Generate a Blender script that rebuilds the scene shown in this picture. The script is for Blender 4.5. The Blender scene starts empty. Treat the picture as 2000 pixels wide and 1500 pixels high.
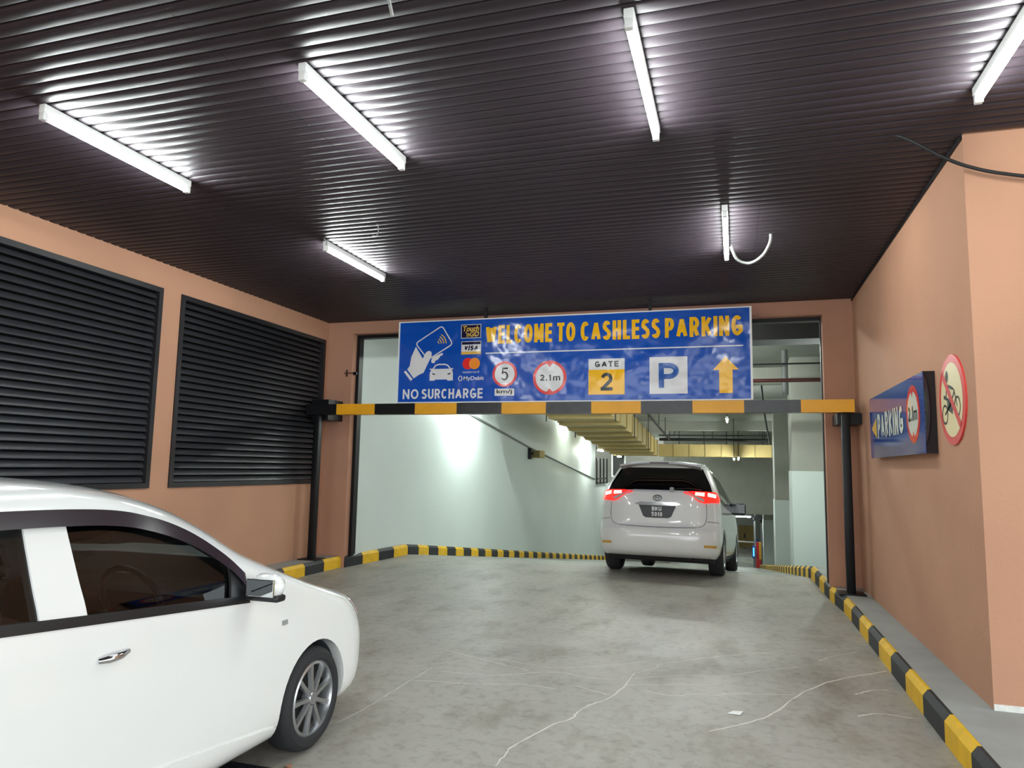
import bpy, bmesh, math, random
from mathutils import Vector, Matrix
random.seed(7)
scene = bpy.context.scene
COL = scene.collection

# ------------------------------------------------------------------ camera
cam_d = bpy.data.cameras.new('camera'); cam = bpy.data.objects.new('camera', cam_d); COL.objects.link(cam)
cam_d.sensor_width = 36.0; cam_d.sensor_fit = 'HORIZONTAL'; cam_d.lens = 1401.2 / 2000 * 36
cam_d.clip_end = 200; cam_d.clip_start = 0.05
_r = Vector((0.95509711, 0.29572549, 0.01832898)); _u = Vector((0.01654303, -0.11498866, 0.99322905)); _f = Vector((-0.29583077, 0.94832697, 0.11471753))
cam.matrix_world = Matrix(((_r.x, _u.x, -_f.x, 0), (_r.y, _u.y, -_f.y, 0), (_r.z, _u.z, -_f.z, 1.5), (0, 0, 0, 1)))
scene.camera = cam
# ------------------------------------------------------------------ world (plain overcast daylight outside the porch)
world = bpy.data.worlds.new('world'); scene.world = world; world.use_nodes = True
bg = world.node_tree.nodes['Background']; bg.inputs[0].default_value = (0.92, 0.97, 1.0, 1); bg.inputs[1].default_value = 3.0
scene.view_settings.view_transform = 'Standard'; scene.view_settings.look = 'None'
scene.view_settings.gamma = 1.0; scene.view_settings.use_curve_mapping = False
scene.view_settings.exposure = 0.38
PORCH_TUBE = 105.0      # emission of the porch tubes
GARAGE_TUBE = 215.0     # emission of the garage tubes

# ------------------------------------------------------------------ helpers
def lin(c):
    c = c / 255.0
    return c / 12.92 if c <= 0.04045 else ((c + 0.055) / 1.055) ** 2.4
def rgb(r, g, b): return (lin(r), lin(g), lin(b), 1.0)

def mat(name, col, rough=0.5, metal=0.0, var=0.0, vscale=3.0, bump=0.0, bscale=60.0, coat=0.0, emit=None, estr=0.0, spec=0.5, bdist=0.01, detail=4.0):
    m = bpy.data.materials.new(name); m.use_nodes = True
    nt = m.node_tree; N = nt.nodes; L = nt.links; p = N['Principled BSDF']
    p.inputs['Base Color'].default_value = col; p.inputs['Roughness'].default_value = rough; p.inputs['Metallic'].default_value = metal
    p.inputs['Specular IOR Level'].default_value = spec
    p.inputs['Coat Weight'].default_value = coat; p.inputs['Coat Roughness'].default_value = 0.06
    if emit:
        p.inputs['Emission Color'].default_value = emit; p.inputs['Emission Strength'].default_value = estr
    geo = None
    if var > 0 or bump > 0: geo = N.new('ShaderNodeNewGeometry')
    if var > 0:
        n = N.new('ShaderNodeTexNoise'); n.inputs['Scale'].default_value = vscale; n.inputs['Detail'].default_value = 6
        L.new(geo.outputs['Position'], n.inputs['Vector'])
        mr = N.new('ShaderNodeMapRange'); mr.inputs['From Min'].default_value = 0.3; mr.inputs['From Max'].default_value = 0.7
        mr.inputs['To Min'].default_value = 1 - var; mr.inputs['To Max'].default_value = 1 + var
        L.new(n.outputs['Fac'], mr.inputs['Value'])
        h = N.new('ShaderNodeHueSaturation'); h.inputs['Color'].default_value = col
        L.new(mr.outputs[0], h.inputs['Value']); L.new(h.outputs[0], p.inputs['Base Color'])
    if bump > 0:
        n2 = N.new('ShaderNodeTexNoise'); n2.inputs['Scale'].default_value = bscale; n2.inputs['Detail'].default_value = detail
        L.new(geo.outputs['Position'], n2.inputs['Vector'])
        b = N.new('ShaderNodeBump'); b.inputs['Strength'].default_value = bump; b.inputs['Distance'].default_value = bdist
        L.new(n2.outputs['Fac'], b.inputs['Height']); L.new(b.outputs[0], p.inputs['Normal'])
    return m

def empty(name, loc=(0, 0, 0), rot=(0, 0, 0)):
    o = bpy.data.objects.new(name, None); COL.objects.link(o); o.location = loc; o.rotation_euler = rot
    o.empty_display_size = 0.1
    return o
def tag(o, label=None, cat=None, group=None, kind=None):
    if label: o['label'] = label
    if cat: o['category'] = cat
    if group: o['group'] = group
    if kind: o['kind'] = kind
    return o
def link(name, me, material, parent=None, smooth=False, angle=None):
    o = bpy.data.objects.new(name, me); COL.objects.link(o)
    if material is not None and not me.materials: me.materials.append(material)
    if smooth:
        for p in me.polygons: p.use_smooth = True
        if angle: me.set_sharp_from_angle(angle=math.radians(angle))
    if parent is not None:
        o.parent = parent
        if parent.get('_world'): o.matrix_parent_inverse = Matrix.Translation(parent.location).inverted()
    return o
def thing(name, loc, label, cat, group=None, kind=None):
    """An Empty at the thing's base; its children are built in world coordinates."""
    o = empty(name, loc); o['_world'] = 1
    return tag(o, label, cat, group, kind)

class MB:
    def __init__(s): s.v = []; s.f = []
    def add(s, vs, fs):
        b = len(s.v); s.v += [tuple(v) for v in vs]; s.f += [tuple(i + b for i in f) for f in fs]; return s
    def box(s, x0, x1, y0, y1, z0, z1):
        vs = [(x0, y0, z0), (x1, y0, z0), (x1, y1, z0), (x0, y1, z0), (x0, y0, z1), (x1, y0, z1), (x1, y1, z1), (x0, y1, z1)]
        return s.add(vs, [(0, 3, 2, 1), (4, 5, 6, 7), (0, 1, 5, 4), (1, 2, 6, 5), (2, 3, 7, 6), (3, 0, 4, 7)])
    def tube(s, pts, r, n=8, caps=True):
        P = [Vector(p) for p in pts]; rings = []
        for i, p in enumerate(P):
            d = (P[min(i + 1, len(P) - 1)] - P[max(i - 1, 0)]).normalized()
            a = d.cross(Vector((0, 0, 1)))
            if a.length < 1e-3: a = d.cross(Vector((0, 1, 0)))
            a.normalize(); b = d.cross(a)
            rr = r[i] if isinstance(r, (list, tuple)) else r
            rings.append([p + a * math.cos(2 * math.pi * k / n) * rr + b * math.sin(2 * math.pi * k / n) * rr for k in range(n)])
        vs = [v for R_ in rings for v in R_]; fs = []
        for i in range(len(P) - 1):
            for k in range(n): fs.append((i * n + k, i * n + (k + 1) % n, (i + 1) * n + (k + 1) % n, (i + 1) * n + k))
        if caps: fs += [tuple(range(n))[::-1], tuple((len(P) - 1) * n + k for k in range(n))]
        return s.add(vs, fs)
    def prism(s, poly, fa, fb):
        """poly: 2D points; fa/fb map (a, b) to 3D at both ends."""
        n = len(poly); vs = [fa(*p) for p in poly] + [fb(*p) for p in poly]
        return s.add(vs, [tuple(range(n))[::-1], tuple(range(n, 2 * n))] + [(i, (i + 1) % n, n + (i + 1) % n, n + i) for i in range(n)])
    def grid(s, rows, close=False):
        n = len(rows[0]); vs = [p for r in rows for p in r]; fs = []
        for i in range(len(rows) - 1):
            for k in range(n if close else n - 1):
                fs.append((i * n + k, i * n + (k + 1) % n, (i + 1) * n + (k + 1) % n, (i + 1) * n + k))
        return s.add(vs, fs)
    def lathe(s, prof, n, fn, closed=True):
        """prof: (radius, axial) points; fn maps (ca*r, sa*r, axial) to 3D."""
        rows = [[fn(math.cos(2 * math.pi * k / n) * r, math.sin(2 * math.pi * k / n) * r, a) for k in range(n)] for r, a in prof]
        if closed: rows.append(rows[0])
        return s.grid(rows, True)
    def mesh(s, name, recalc=True, bevel=0.0, seg=2, merge=True):
        me = bpy.data.meshes.new(name); me.from_pydata(s.v, [], s.f)
        bm = bmesh.new(); bm.from_mesh(me)
        if merge: bmesh.ops.remove_doubles(bm, verts=bm.verts, dist=1e-5)
        if bevel > 0: bmesh.ops.bevel(bm, geom=bm.edges[:], offset=bevel, segments=seg, affect='EDGES', profile=0.5)
        if recalc: bmesh.ops.recalc_face_normals(bm, faces=bm.faces)
        bm.to_mesh(me); bm.free(); me.update()
        return me
    def build(s, name, material, parent=None, smooth=False, angle=40, bevel=0.0, seg=2, recalc=True):
        return link(name, s.mesh(name, recalc, bevel, seg), material, parent, smooth, angle)

def box(name, x0, x1, y0, y1, z0, z1, material, parent=None, bevel=0.0, kind=None, seg=2):
    o = MB().box(x0, x1, y0, y1, z0, z1).build(name, material, parent, smooth=bevel > 0, bevel=bevel, seg=seg)
    if kind: o['kind'] = kind
    return o
def tube(name, pts, r, material, parent=None, n=8):
    return MB().tube(pts, r, n).build(name, material, parent, smooth=True, angle=50)
def curve_pts(pts, n=8):
    """Catmull-Rom through pts."""
    P = [Vector(p) for p in pts]; out = []
    for i in range(len(P) - 1):
        a = P[max(i - 1, 0)]; b = P[i]; c = P[i + 1]; d = P[min(i + 2, len(P) - 1)]
        for k in range(n):
            t = k / n
            out.append(0.5 * ((2 * b) + (c - a) * t + (2 * a - 5 * b + 4 * c - d) * t * t + (3 * b - a - 3 * c + d) * t ** 3))
    out.append(P[-1]); return out
def boolean(me, cutters):
    """me minus every cutter mesh, exact solver; returns a new mesh."""
    o = bpy.data.objects.new('body_shell', me); COL.objects.link(o); tmp = [o]
    for c in cutters:
        k = bpy.data.objects.new('cutter', c); COL.objects.link(k); tmp.append(k)
        md = o.modifiers.new('cut', 'BOOLEAN'); md.operation = 'DIFFERENCE'; md.solver = 'EXACT'; md.object = k
    dg = bpy.context.evaluated_depsgraph_get(); dg.update()
    res = bpy.data.meshes.new_from_object(o.evaluated_get(dg))
    for t in tmp:
        d = t.data; bpy.data.objects.remove(t); bpy.data.meshes.remove(d)
    return res

_tc = {}
def text_geo(s, bold):
    """2-D vertices and faces of a word in the built-in font, in its own units."""
    if (s, bold) in _tc: return _tc[(s, bold)]
    cu = bpy.data.curves.new('letters', 'FONT'); cu.body = s; cu.offset = bold; cu.resolution_u = 4
    o = bpy.data.objects.new('letters', cu); COL.objects.link(o)
    dg = bpy.context.evaluated_depsgraph_get(); dg.update()
    me = bpy.data.meshes.new_from_object(o.evaluated_get(dg))
    vs = [(v.co.x, v.co.y) for v in me.vertices]; fs = [tuple(p.vertices) for p in me.polygons]
    bpy.data.objects.remove(o); bpy.data.curves.remove(cu); bpy.data.meshes.remove(me)
    _tc[(s, bold)] = (vs, fs); return vs, fs

class Plane2:
    """Flat print on a board: fn(u, v, layer) gives the 3-D point."""
    def __init__(s, fn, parent): s.fn = fn; s.p = parent
    def poly(s, name, pts, m, layer=1):
        return MB().add([s.fn(u, v, layer) for u, v in pts], [tuple(range(len(pts)))]).build(name, m, s.p)
    def rect(s, name, u0, v0, u1, v1, m, layer=1): return s.poly(name, [(u0, v0), (u1, v0), (u1, v1), (u0, v1)], m, layer)
    def disc(s, name, u, v, r, m, layer=1, n=40, r2=None):
        return s.poly(name, [(u + r * math.cos(2 * math.pi * k / n), v + (r2 or r) * math.sin(2 * math.pi * k / n)) for k in range(n)], m, layer)
    def line(s, name, pts, w, m, layer=1, close=False):
        P = [Vector((a, b)) for a, b in pts]; n = len(P); L_ = []; R_ = []
        for i in range(n):
            a = P[i - 1] if (i > 0 or close) else P[i]; c = P[(i + 1) % n] if (i < n - 1 or close) else P[i]
            d = (c - a).normalized(); q = Vector((-d.y, d.x)) * w / 2
            L_.append(P[i] + q); R_.append(P[i] - q)
        vs = [s.fn(q.x, q.y, layer) for q in L_ + R_]
        fs = [(i, (i + 1) % n, n + (i + 1) % n, n + i) for i in range(n if close else n - 1)]
        return MB().add(vs, fs).build(name, m, s.p)
    def caps(s, body, u0, v0, u1, v1, th, m, layer=3, name='lettering', gap=.14, shear=0.0):
        """upright grotesque capitals and digits drawn as strokes of even width th"""
        tot = sum(GLYPH[c][0] for c in body) + gap * (len(body) - 1); k = (u1 - u0) / tot; u = u0; mb = MB(); H_ = v1 - v0
        for c in body:
            w, strokes = GLYPH[c]; W_ = w * k
            for si, st in enumerate(strokes):
                P = [Vector((u + th / 2 + a * max(W_ - th, 1e-6), v0 + th / 2 + b * (H_ - th))) for a, b in st]
                if c == 'I': P = [Vector((u + W_ / 2, p.y)) for p in P]
                Lq, Rq = [], []
                loop = (P[0] - P[-1]).length < 1e-6
                for i, p in enumerate(P):
                    a = P[max(i - 1, 0)]; b = P[min(i + 1, len(P) - 1)]; d = (b - a).normalized(); q = Vector((-d.y, d.x)); f = 1.0
                    if 0 < i < len(P) - 1: f = 1 / max(.55, q.dot(Vector((-(p - a).normalized().y, (p - a).normalized().x))))
                    if loop: pass
                    elif i == 0: p = p - d * th / 2 * (abs(d.x) < .05 or abs(d.y) < .05)
                    elif i == len(P) - 1: p = p + d * th / 2 * (abs(d.x) < .05 or abs(d.y) < .05)
                    Lq.append(p + q * th / 2 * f); Rq.append(p - q * th / 2 * f)
                n = len(P); vs = [s.fn(p.x + shear * (p.y - v0), p.y, layer + .3 * si) for p in Lq + Rq]
                mb.add(vs, [(i, i + 1, n + i + 1, n + i) for i in range(n - 1)])
            u += W_ + gap * k
        return mb.build(name, m, s.p, recalc=False)
    def text(s, body, u0, v0, u1, v1, m, layer=3, bold=0.02, shear=0.0, name='lettering'):
        vs, fs = text_geo(body, bold)
        x0 = min(v[0] for v in vs); x1 = max(v[0] for v in vs); y0 = min(v[1] for v in vs); y1 = max(v[1] for v in vs)
        out = []
        for x, y in vs:
            a = (x - x0) / (x1 - x0); b = (y - y0) / (y1 - y0)
            out.append(s.fn(u0 + a * (u1 - u0) + shear * (b - 0.5) * (v1 - v0), v0 + b * (v1 - v0), layer))
        return MB().add(out, fs).build(name, m, s.p)

def arc(u, v, r, a0, a1, n=10): return [(u + r * math.cos(math.radians(a0 + (a1 - a0) * k / n)), v + r * math.sin(math.radians(a0 + (a1 - a0) * k / n))) for k in range(n + 1)]
def _ar(cx, cy, rx, ry, a0, a1, n=14): return [(cx + rx * math.cos(math.radians(a0 + (a1 - a0) * k / n)), cy + ry * math.sin(math.radians(a0 + (a1 - a0) * k / n))) for k in range(n + 1)]
_bowl = lambda y0, y1, w=1.0: [(0, y1), (w * .5, y1)] + _ar(w * .5, (y0 + y1) / 2, w * .5, (y1 - y0) / 2, 80, -80, 8) + [(w * .5, y0), (0, y0)]
_V = [(0, 0), (0, 1)]
GLYPH = {
 'A': (.78, [[(0, -.04), (.5, 1)], [(.5, 1), (1, -.04)], [(.2, .3), (.8, .3)]]), 'B': (.66, [_V, _bowl(.52, 1, .95), _bowl(0, .52)]),
 'C': (.72, [_ar(.5, .5, .5, .5, 45, 315, 22)]), 'E': (.6, [_V, [(0, 1), (1, 1)], [(0, .52), (.92, .52)], [(0, 0), (1, 0)]]),
 'G': (.76, [_ar(.5, .5, .5, .5, 45, 300, 22) + [(.96, .16), (.97, .42)], [(.58, .42), (.97, .42)]]), 'H': (.68, [_V, [(1, 0), (1, 1)], [(0, .52), (1, .52)]]),
 'I': (.2, [[(.5, 0), (.5, 1)]]), 'K': (.7, [_V, [(.03, .36), (1, 1.03)], [(.34, .58), (1, -.03)]]), 'L': (.56, [_V, [(0, 0), (1, 0)]]),
 'M': (.82, [_V, [(1, 0), (1, 1)], [(.02, 1.0), (.5, .06)], [(.98, 1.0), (.5, .06)]]), 'N': (.68, [_V, [(1, 0), (1, 1)], [(.02, 1.0), (.98, 0)]]),
 'O': (.78, [_ar(.5, .5, .5, .5, 0, 360, 30)]), 'P': (.64, [_V, _bowl(.44, 1)]), 'R': (.68, [_V, _bowl(.47, 1, .95), [(.5, .47), (.98, -.03)]]),
 'S': (.66, [_ar(.5, .76, .46, .24, 25, 200, 12) + _ar(.5, .25, .5, .25, 75, -155, 14)]), 'T': (.62, [[(.5, 0), (.5, 1)], [(0, 1), (1, 1)]]),
 'U': (.68, [[(0, 1), (0, .32)] + _ar(.5, .32, .5, .32, 180, 360, 14) + [(1, 1)]]), 'V': (.72, [[(0, 1.03), (.5, 0)], [(.5, 0), (1, 1.03)]]),
 'W': (1.0, [[(0, 1.03), (.24, .02)], [(.24, .02), (.5, .96)], [(.5, .96), (.76, .02)], [(.76, .02), (1, 1.03)]]),
 '0': (.6, [_ar(.5, .5, .5, .5, 0, 360, 26)]), '1': (.36, [[(.8, 0), (.8, 1)], [(.8, .98), (.1, .72)]]), '2': (.6, [_ar(.5, .70, .48, .30, 165, -28, 14) + [(.02, .02)], [(0, 0), (1, 0)]]),
 '5': (.6, [[(.92, 1), (.22, 1)], [(.22, 1), (.1, .52)], _ar(.48, .33, .52, .33, 140, -150, 18)]), '.': (.16, [[(.5, 0), (.5, .02)]]),
 'D': (.7, [_V, _bowl(0, 1)]),
}
def round_poly(pts, r, n=5):
    out = []; m = len(pts)
    for i in range(m):
        p = Vector(pts[i]); a = Vector(pts[i - 1]) - p; b = Vector(pts[(i + 1) % m]) - p
        k = min(r, a.length * .45, b.length * .45); A = p + a.normalized() * k; B = p + b.normalized() * k
        for j in range(n + 1):
            t = j / n; q = A * (1 - t) ** 2 + p * 2 * t * (1 - t) + B * t * t; out.append((q.x, q.y))
    return out

# ------------------------------------------------------------------ materials
PEACH = mat('peach_stucco', rgb(182, 136, 109), 0.85, var=0.06, vscale=1.2, bump=0.35, bscale=35, bdist=0.006)
PEACH_D = mat('peach_stucco_pier', rgb(176, 130, 106), 0.85, var=0.06, vscale=1.5, bump=0.3, bscale=40, bdist=0.006)
STRIP = mat('dark_brown_metal_strip', rgb(50, 43, 49), 0.48, metal=0.0, var=0.08, vscale=2.0, spec=0.28)
SLAB = mat('black_void', rgb(12, 11, 12), 0.9)
LOUVRE = mat('black_louvre_paint', rgb(42, 43, 47), 0.42, var=0.1, vscale=4)
LOUVRE_F = mat('louvre_frame_paint', rgb(30, 29, 32), 0.45)
BLACK = mat('black_steel_paint', rgb(12, 12, 15), 0.45, spec=.3)
BAR_K = mat('worn_black_band', rgb(38, 38, 40), 0.35, var=0.35, vscale=9)
BAR_Y = mat('yellow_band', rgb(226, 160, 20), 0.45, var=0.06, vscale=6)
KERB_Y = mat('yellow_kerb_paint', rgb(222, 176, 22), 0.6, var=0.12, vscale=7, bump=0.2, bscale=30)
KERB_K = mat('black_kerb_paint', rgb(27, 29, 33), 0.6, var=0.2, vscale=7, bump=0.2, bscale=30)
CONC = mat('pavement_concrete', rgb(150, 152, 148), 0.75, var=0.12, vscale=2.5, bump=0.15, bscale=25)
WHITE_W = mat('white_wall_paint', rgb(205, 214, 210), 0.55, var=0.03, vscale=0.8)
GREY_W = mat('grey_concrete_wall', rgb(164, 164, 154), 0.8, var=0.08, vscale=1.5, bump=0.15, bscale=20)
SOFFIT = mat('grey_soffit', rgb(150, 152, 145), 0.85, var=0.1, vscale=1.2)
DUCT = mat('beige_duct_insulation', rgb(196, 172, 112), 0.5, var=0.05, vscale=4)
DUCT_F = mat('duct_flange', rgb(172, 150, 96), 0.45)
PIPE_K = mat('black_pipe', rgb(24, 24, 24), 0.5)
PIPE_R = mat('dark_red_pipe', rgb(70, 26, 22), 0.5)
PIPE_G = mat('grey_pipe', rgb(110, 112, 112), 0.5)
WHITE_P = mat('white_enamel', rgb(228, 230, 228), 0.4)
PLASTIC_G = mat('grey_plastic', rgb(150, 152, 150), 0.5)
CABLE = mat('black_cable', rgb(18, 18, 20), 0.6)
TUBE_E = mat('lit_tube', (1, 1, 1, 1), 0.4, emit=(0.93, 1.0, 0.98, 1), estr=PORCH_TUBE)
TUBE_G = mat('lit_garage_tube', (1, 1, 1, 1), 0.4, emit=(0.9, 1.0, 0.95, 1), estr=GARAGE_TUBE)
B_ = dict(rough=0.17, bump=0.7, bscale=3.2, bdist=0.05, detail=1.5)
S_BLUE = mat('banner_blue', rgb(12, 78, 178), **B_)
S_YEL = mat('banner_yellow', rgb(250, 190, 20), **B_)
S_WHITE = mat('banner_white', rgb(222, 222, 224), **B_)
S_BLACK = mat('banner_black', rgb(22, 20, 22), **B_)
S_NAVY = mat('banner_navy', rgb(28, 26, 60), **B_)
S_RED = mat('banner_red', rgb(226, 70, 66), **B_)
S_MRED = mat('banner_logo_red', rgb(226, 40, 36), **B_)
S_ORNG = mat('banner_logo_orange', rgb(246, 146, 50), **B_)
S_GOLD = mat('banner_gold', rgb(226, 184, 86), **B_)
S_PBLUE = mat('banner_letter_blue', rgb(32, 88, 168), **B_)
A_ = dict(rough=0.06)
P_BLUE = mat('acrylic_blue', rgb(26, 62, 140), **A_)
P_WHITE = mat('acrylic_white', rgb(214, 216, 204), **A_)
P_YEL = mat('acrylic_yellow', rgb(232, 178, 40), **A_)
P_RED = mat('acrylic_red', rgb(214, 40, 44), **A_)
P_BLK = mat('acrylic_black', rgb(26, 30, 34), **A_)
R_RED = mat('road_sign_red', rgb(206, 62, 58), 0.4)
R_CREAM = mat('road_sign_cream', rgb(222, 208, 160), 0.4)
R_BLK = mat('road_sign_black', rgb(34, 40, 30), 0.4)

# floor: worn concrete with faint patches and stains
def floor_mat(name, base, rough):
    m = bpy.data.materials.new(name); m.use_nodes = True; nt = m.node_tree; N = nt.nodes; L = nt.links; p = N['Principled BSDF']
    geo = N.new('ShaderNodeNewGeometry')
    def noise(sc, det, sx=1.0):
        mp = N.new('ShaderNodeMapping'); mp.inputs['Scale'].default_value = (1, sx, 1); L.new(geo.outputs['Position'], mp.inputs['Vector'])
        n = N.new('ShaderNodeTexNoise'); n.inputs['Scale'].default_value = sc; n.inputs['Detail'].default_value = det; n.inputs['Roughness'].default_value = 0.62
        L.new(mp.outputs[0], n.inputs['Vector']); return n.outputs['Fac']
    def ramp(sock, stops):
        r = N.new('ShaderNodeValToRGB'); e = r.color_ramp.elements
        e[0].position, e[0].color = stops[0]; e[1].position, e[1].color = stops[-1]
        for q, c in stops[1:-1]:
            x = e.new(q); x.color = c
        L.new(sock, r.inputs[0]); return r.outputs[0]
    def mul(a, b, f):
        k = N.new('ShaderNodeMix'); k.data_type = 'RGBA'; k.blend_type = 'MULTIPLY'; k.inputs[0].default_value = f
        L.new(a, k.inputs[6]); L.new(b, k.inputs[7]); return k.outputs[2]
    b0 = ramp(noise(0.7, 7), [(0.3, rgb(*[c - 16 for c in base])), (0.52, rgb(*base)), (0.75, rgb(*[c + 12 for c in base]))])
    st = ramp(noise(2.6, 8, 0.5), [(0.34, rgb(205, 196, 184)), (0.5, rgb(255, 255, 255))])
    sp = ramp(noise(14, 5), [(0.36, rgb(214, 212, 208)), (0.5, rgb(255, 255, 255))])
    L.new(mul(mul(b0, st, 0.7), sp, 0.6), p.inputs['Base Color'])
    mr = N.new('ShaderNodeMapRange'); mr.inputs['To Min'].default_value = rough - 0.12; mr.inputs['To Max'].default_value = rough + 0.14
    L.new(noise(1.6, 6), mr.inputs['Value']); L.new(mr.outputs[0], p.inputs['Roughness'])
    bp = N.new('ShaderNodeBump'); bp.inputs['Strength'].default_value = 0.12; bp.inputs['Distance'].default_value = 0.004
    L.new(noise(30, 6), bp.inputs['Height']); L.new(bp.outputs[0], p.inputs['Normal'])
    return m
FLOOR = floor_mat('worn_concrete_floor', (162, 158, 149), 0.46)
RAMP = floor_mat('ramp_concrete', (150, 152, 145), 0.5)
CRACK = mat('crack_filler', rgb(216, 212, 202), 0.7)

# ------------------------------------------------------------------ structure: porch
XL, XR, YG, YN, ZC, K = -5.90, 1.397, 9.48, 4.95, 3.63, 0.16
floor = box('floor', -6.3, 9.0, -8.0, 11.3, -0.3, 0.0, FLOOR, kind='structure')
cracks = [[(-1.18, 3.63), (-1.18, 3.79), (-1.17, 3.91), (-1.06, 4.27), (-0.97, 4.44), (-0.96, 4.56), (-0.9, 4.75), (-0.82, 4.9), (-0.76, 5.23), (-0.74, 5.55)],
 [(-0.17, 4.51), (0.07, 4.77), (0.2, 4.97), (0.36, 5.38), (0.5, 5.65), (0.68, 5.91), (1.07, 6.3)],
 [(-0.76, 5.23), (-0.53, 5.33), (-0.16, 5.47)], [(-0.62, 5.15), (-0.43, 5.1), (-0.31, 5.19), (-0.15, 5.22), (-0.02, 5.31), (0.36, 5.42)],
 [(-0.82, 5.42), (-0.6, 5.76), (-0.58, 5.88), (-0.25, 6.2), (-0.06, 6.36), (0.23, 6.56)], [(-0.73, 5.41), (-0.44, 5.6), (-0.08, 5.74), (0.16, 5.97), (0.44, 6.18)],
 [(-2.24, 3.89), (-2.21, 4.22), (-2.21, 4.55), (-2.2, 4.81), (-2.19, 5.16)], [(-2.2, 4.81), (-1.79, 4.88), (-1.44, 4.99), (-1.18, 4.97)],
 [(-1.07, 5.09), (-0.84, 4.97)], [(-2.11, 5.09), (-1.71, 5.12), (-1.31, 5.36), (-1.07, 5.31), (-0.86, 5.34)], [(-2.3, 5.67), (-1.89, 5.49), (-1.5, 5.34)],
 [(-1.79, 5.56), (-1.34, 5.47), (-1.02, 5.64), (-0.7, 5.91)], [(0.6, 6.41), (0.73, 6.62), (0.95, 6.86)], [(0.56, 6.78), (0.74, 6.85), (1.0, 7.05)],
 [(0.7, 5.1), (0.83, 5.2), (1.02, 5.18)], [(0.76, 5.58), (0.86, 5.71), (0.99, 5.78)]]
for ci, pts in enumerate(cracks):
    cp = curve_pts([(x, y, 0.0006) for x, y in pts], 5); L_ = []; R_ = []
    w0 = (0.010, 0.010, 0.0055)[min(ci, 2)] if ci not in (14, 15) else 0.012
    for i, p in enumerate(cp):
        d = (cp[min(i + 1, len(cp) - 1)] - cp[max(i - 1, 0)]).normalized(); q = Vector((-d.y, d.x, 0)) * w0 * random.uniform(0.3, 0.75)
        p = p + Vector((random.uniform(-.006, .006), random.uniform(-.006, .006), 0)); L_.append(p + q); R_.append(p - q)
    MB().grid([L_, R_]).build('crack_line', CRACK, floor)

# raised pavement beside the peach wall, with the wall standing on it
MB().prism([(1.149, 1.8), (1.149, 8.6), (1.089, 9.49), (1.089, YG + .3), (XR + .3, YG + .3), (XR + .3, 1.8)], lambda a, b: (a, b, 0), lambda a, b: (a, b, K)).build('pavement_1', CONC)['kind'] = 'structure'
MB().box(XR + 0.3, 6.0, 1.8, YN + 0.3, 0.0, K).build('pavement_2', CONC)['kind'] = 'structure'
MB().box(XL - .1, -5.569, 3.0, YG + .1, 0.0, K).build('pavement_3', CONC)['kind'] = 'structure'

KB = {}
def kerb_block(x0, y0, x1, y1, z0, z1, h, side, m, parent):
    """one painted kerb length from (x0,y0) to (x1,y1); side=+1: the body lies towards +x; the road-side top edge is chamfered"""
    w = 0.05; c = 0.03; sec = [(0, 0), (0, h - c * 1.3), (c, h), (w, h), (w, 0)]
    g = 0.002 * (1 if y1 > y0 else -1)
    mb = MB().prism(sec, lambda a, b: (x0 + side * a, y0 + g, z0 + b), lambda a, b: (x1 + side * a, y1 - g, z1 + b))
    return mb.build('kerb_block', m, parent)
kr = tag(empty('kerb_right'), 'raised kerb painted in black and yellow blocks below the plain peach wall', kind='structure')
y = 4.78 - 0.49 * 6; k = 0
while y < 9.45:
    y2 = min(y + 0.49, 9.49)
    g_ = lambda q: 1.1 - .06 * max(0, (q - 8.6) / .9)
    kerb_block(g_(y), y, g_(y2), y2, 0, 0, K, 1, KERB_K if k % 2 == 0 else KERB_Y, kr); y = y2; k += 1
kl = tag(empty('kerb_left'), 'raised kerb painted in black and yellow blocks below the louvred wall', kind='structure')
y = 9.50; k = 0
while y > 3.4:
    kerb_block(-5.52, y - 0.47, -5.52, y, 0, 0, K, -1, KERB_Y if k % 2 == 0 else KERB_K, kl); y -= 0.47; k += 1

# walls of the porch
def wall_with_holes_x(name, x0, x1, ya, yb, z0, z1, holes, m):
    """wall slab normal to x with rectangular holes (y0,y1,z0,z1) side by side"""
    mb = MB(); hs = sorted(holes); y = ya
    for h in hs:
        mb.box(x0, x1, y, h[0], z0, z1); mb.box(x0, x1, h[0], h[1], z0, h[2]); mb.box(x0, x1, h[0], h[1], h[3], z1); y = h[1]
    mb.box(x0, x1, y, yb, z0, z1)
    o = mb.build(name, m); o['kind'] = 'structure'; return o
LV = [(3.165, 6.137), (6.412, 9.385)]; LZ0, LZ1 = 1.207, 3.352
wall_with_holes_x('wall_left', XL - 0.3, XL, -3.0, YG + 0.25, 0, 4.6, [(a, b, LZ0, LZ1) for a, b in LV], PEACH)
MB().box(XR, XR + 0.35, YN, YG + 0.25, K, 4.6).box(XR + .35, 6.0, YN, YN + 0.3, K, 4.6).build('wall_right', PEACH)['kind'] = 'structure'
XO0, XO1, ZO = -5.478, 1.055, 3.449
gw = MB().box(XL, XO0, YG, YG + 0.25, 0, 4.6).box(XO1, XR, YG, YG + 0.25, K - .05, 4.6).box(XO0, XO1, YG, YG + 0.25, ZO, 4.6).build('wall_gate', PEACH_D); gw['kind'] = 'structure'
# chipped white plaster foot of the projecting wall
MB().box(XR + 0.0, 3.0, YN - 0.006, YN, K, K + 0.035).build('trim_1', mat('chipped_white_paint', rgb(214, 214, 208), .8, var=.15, vscale=20))['kind'] = 'structure'
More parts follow.
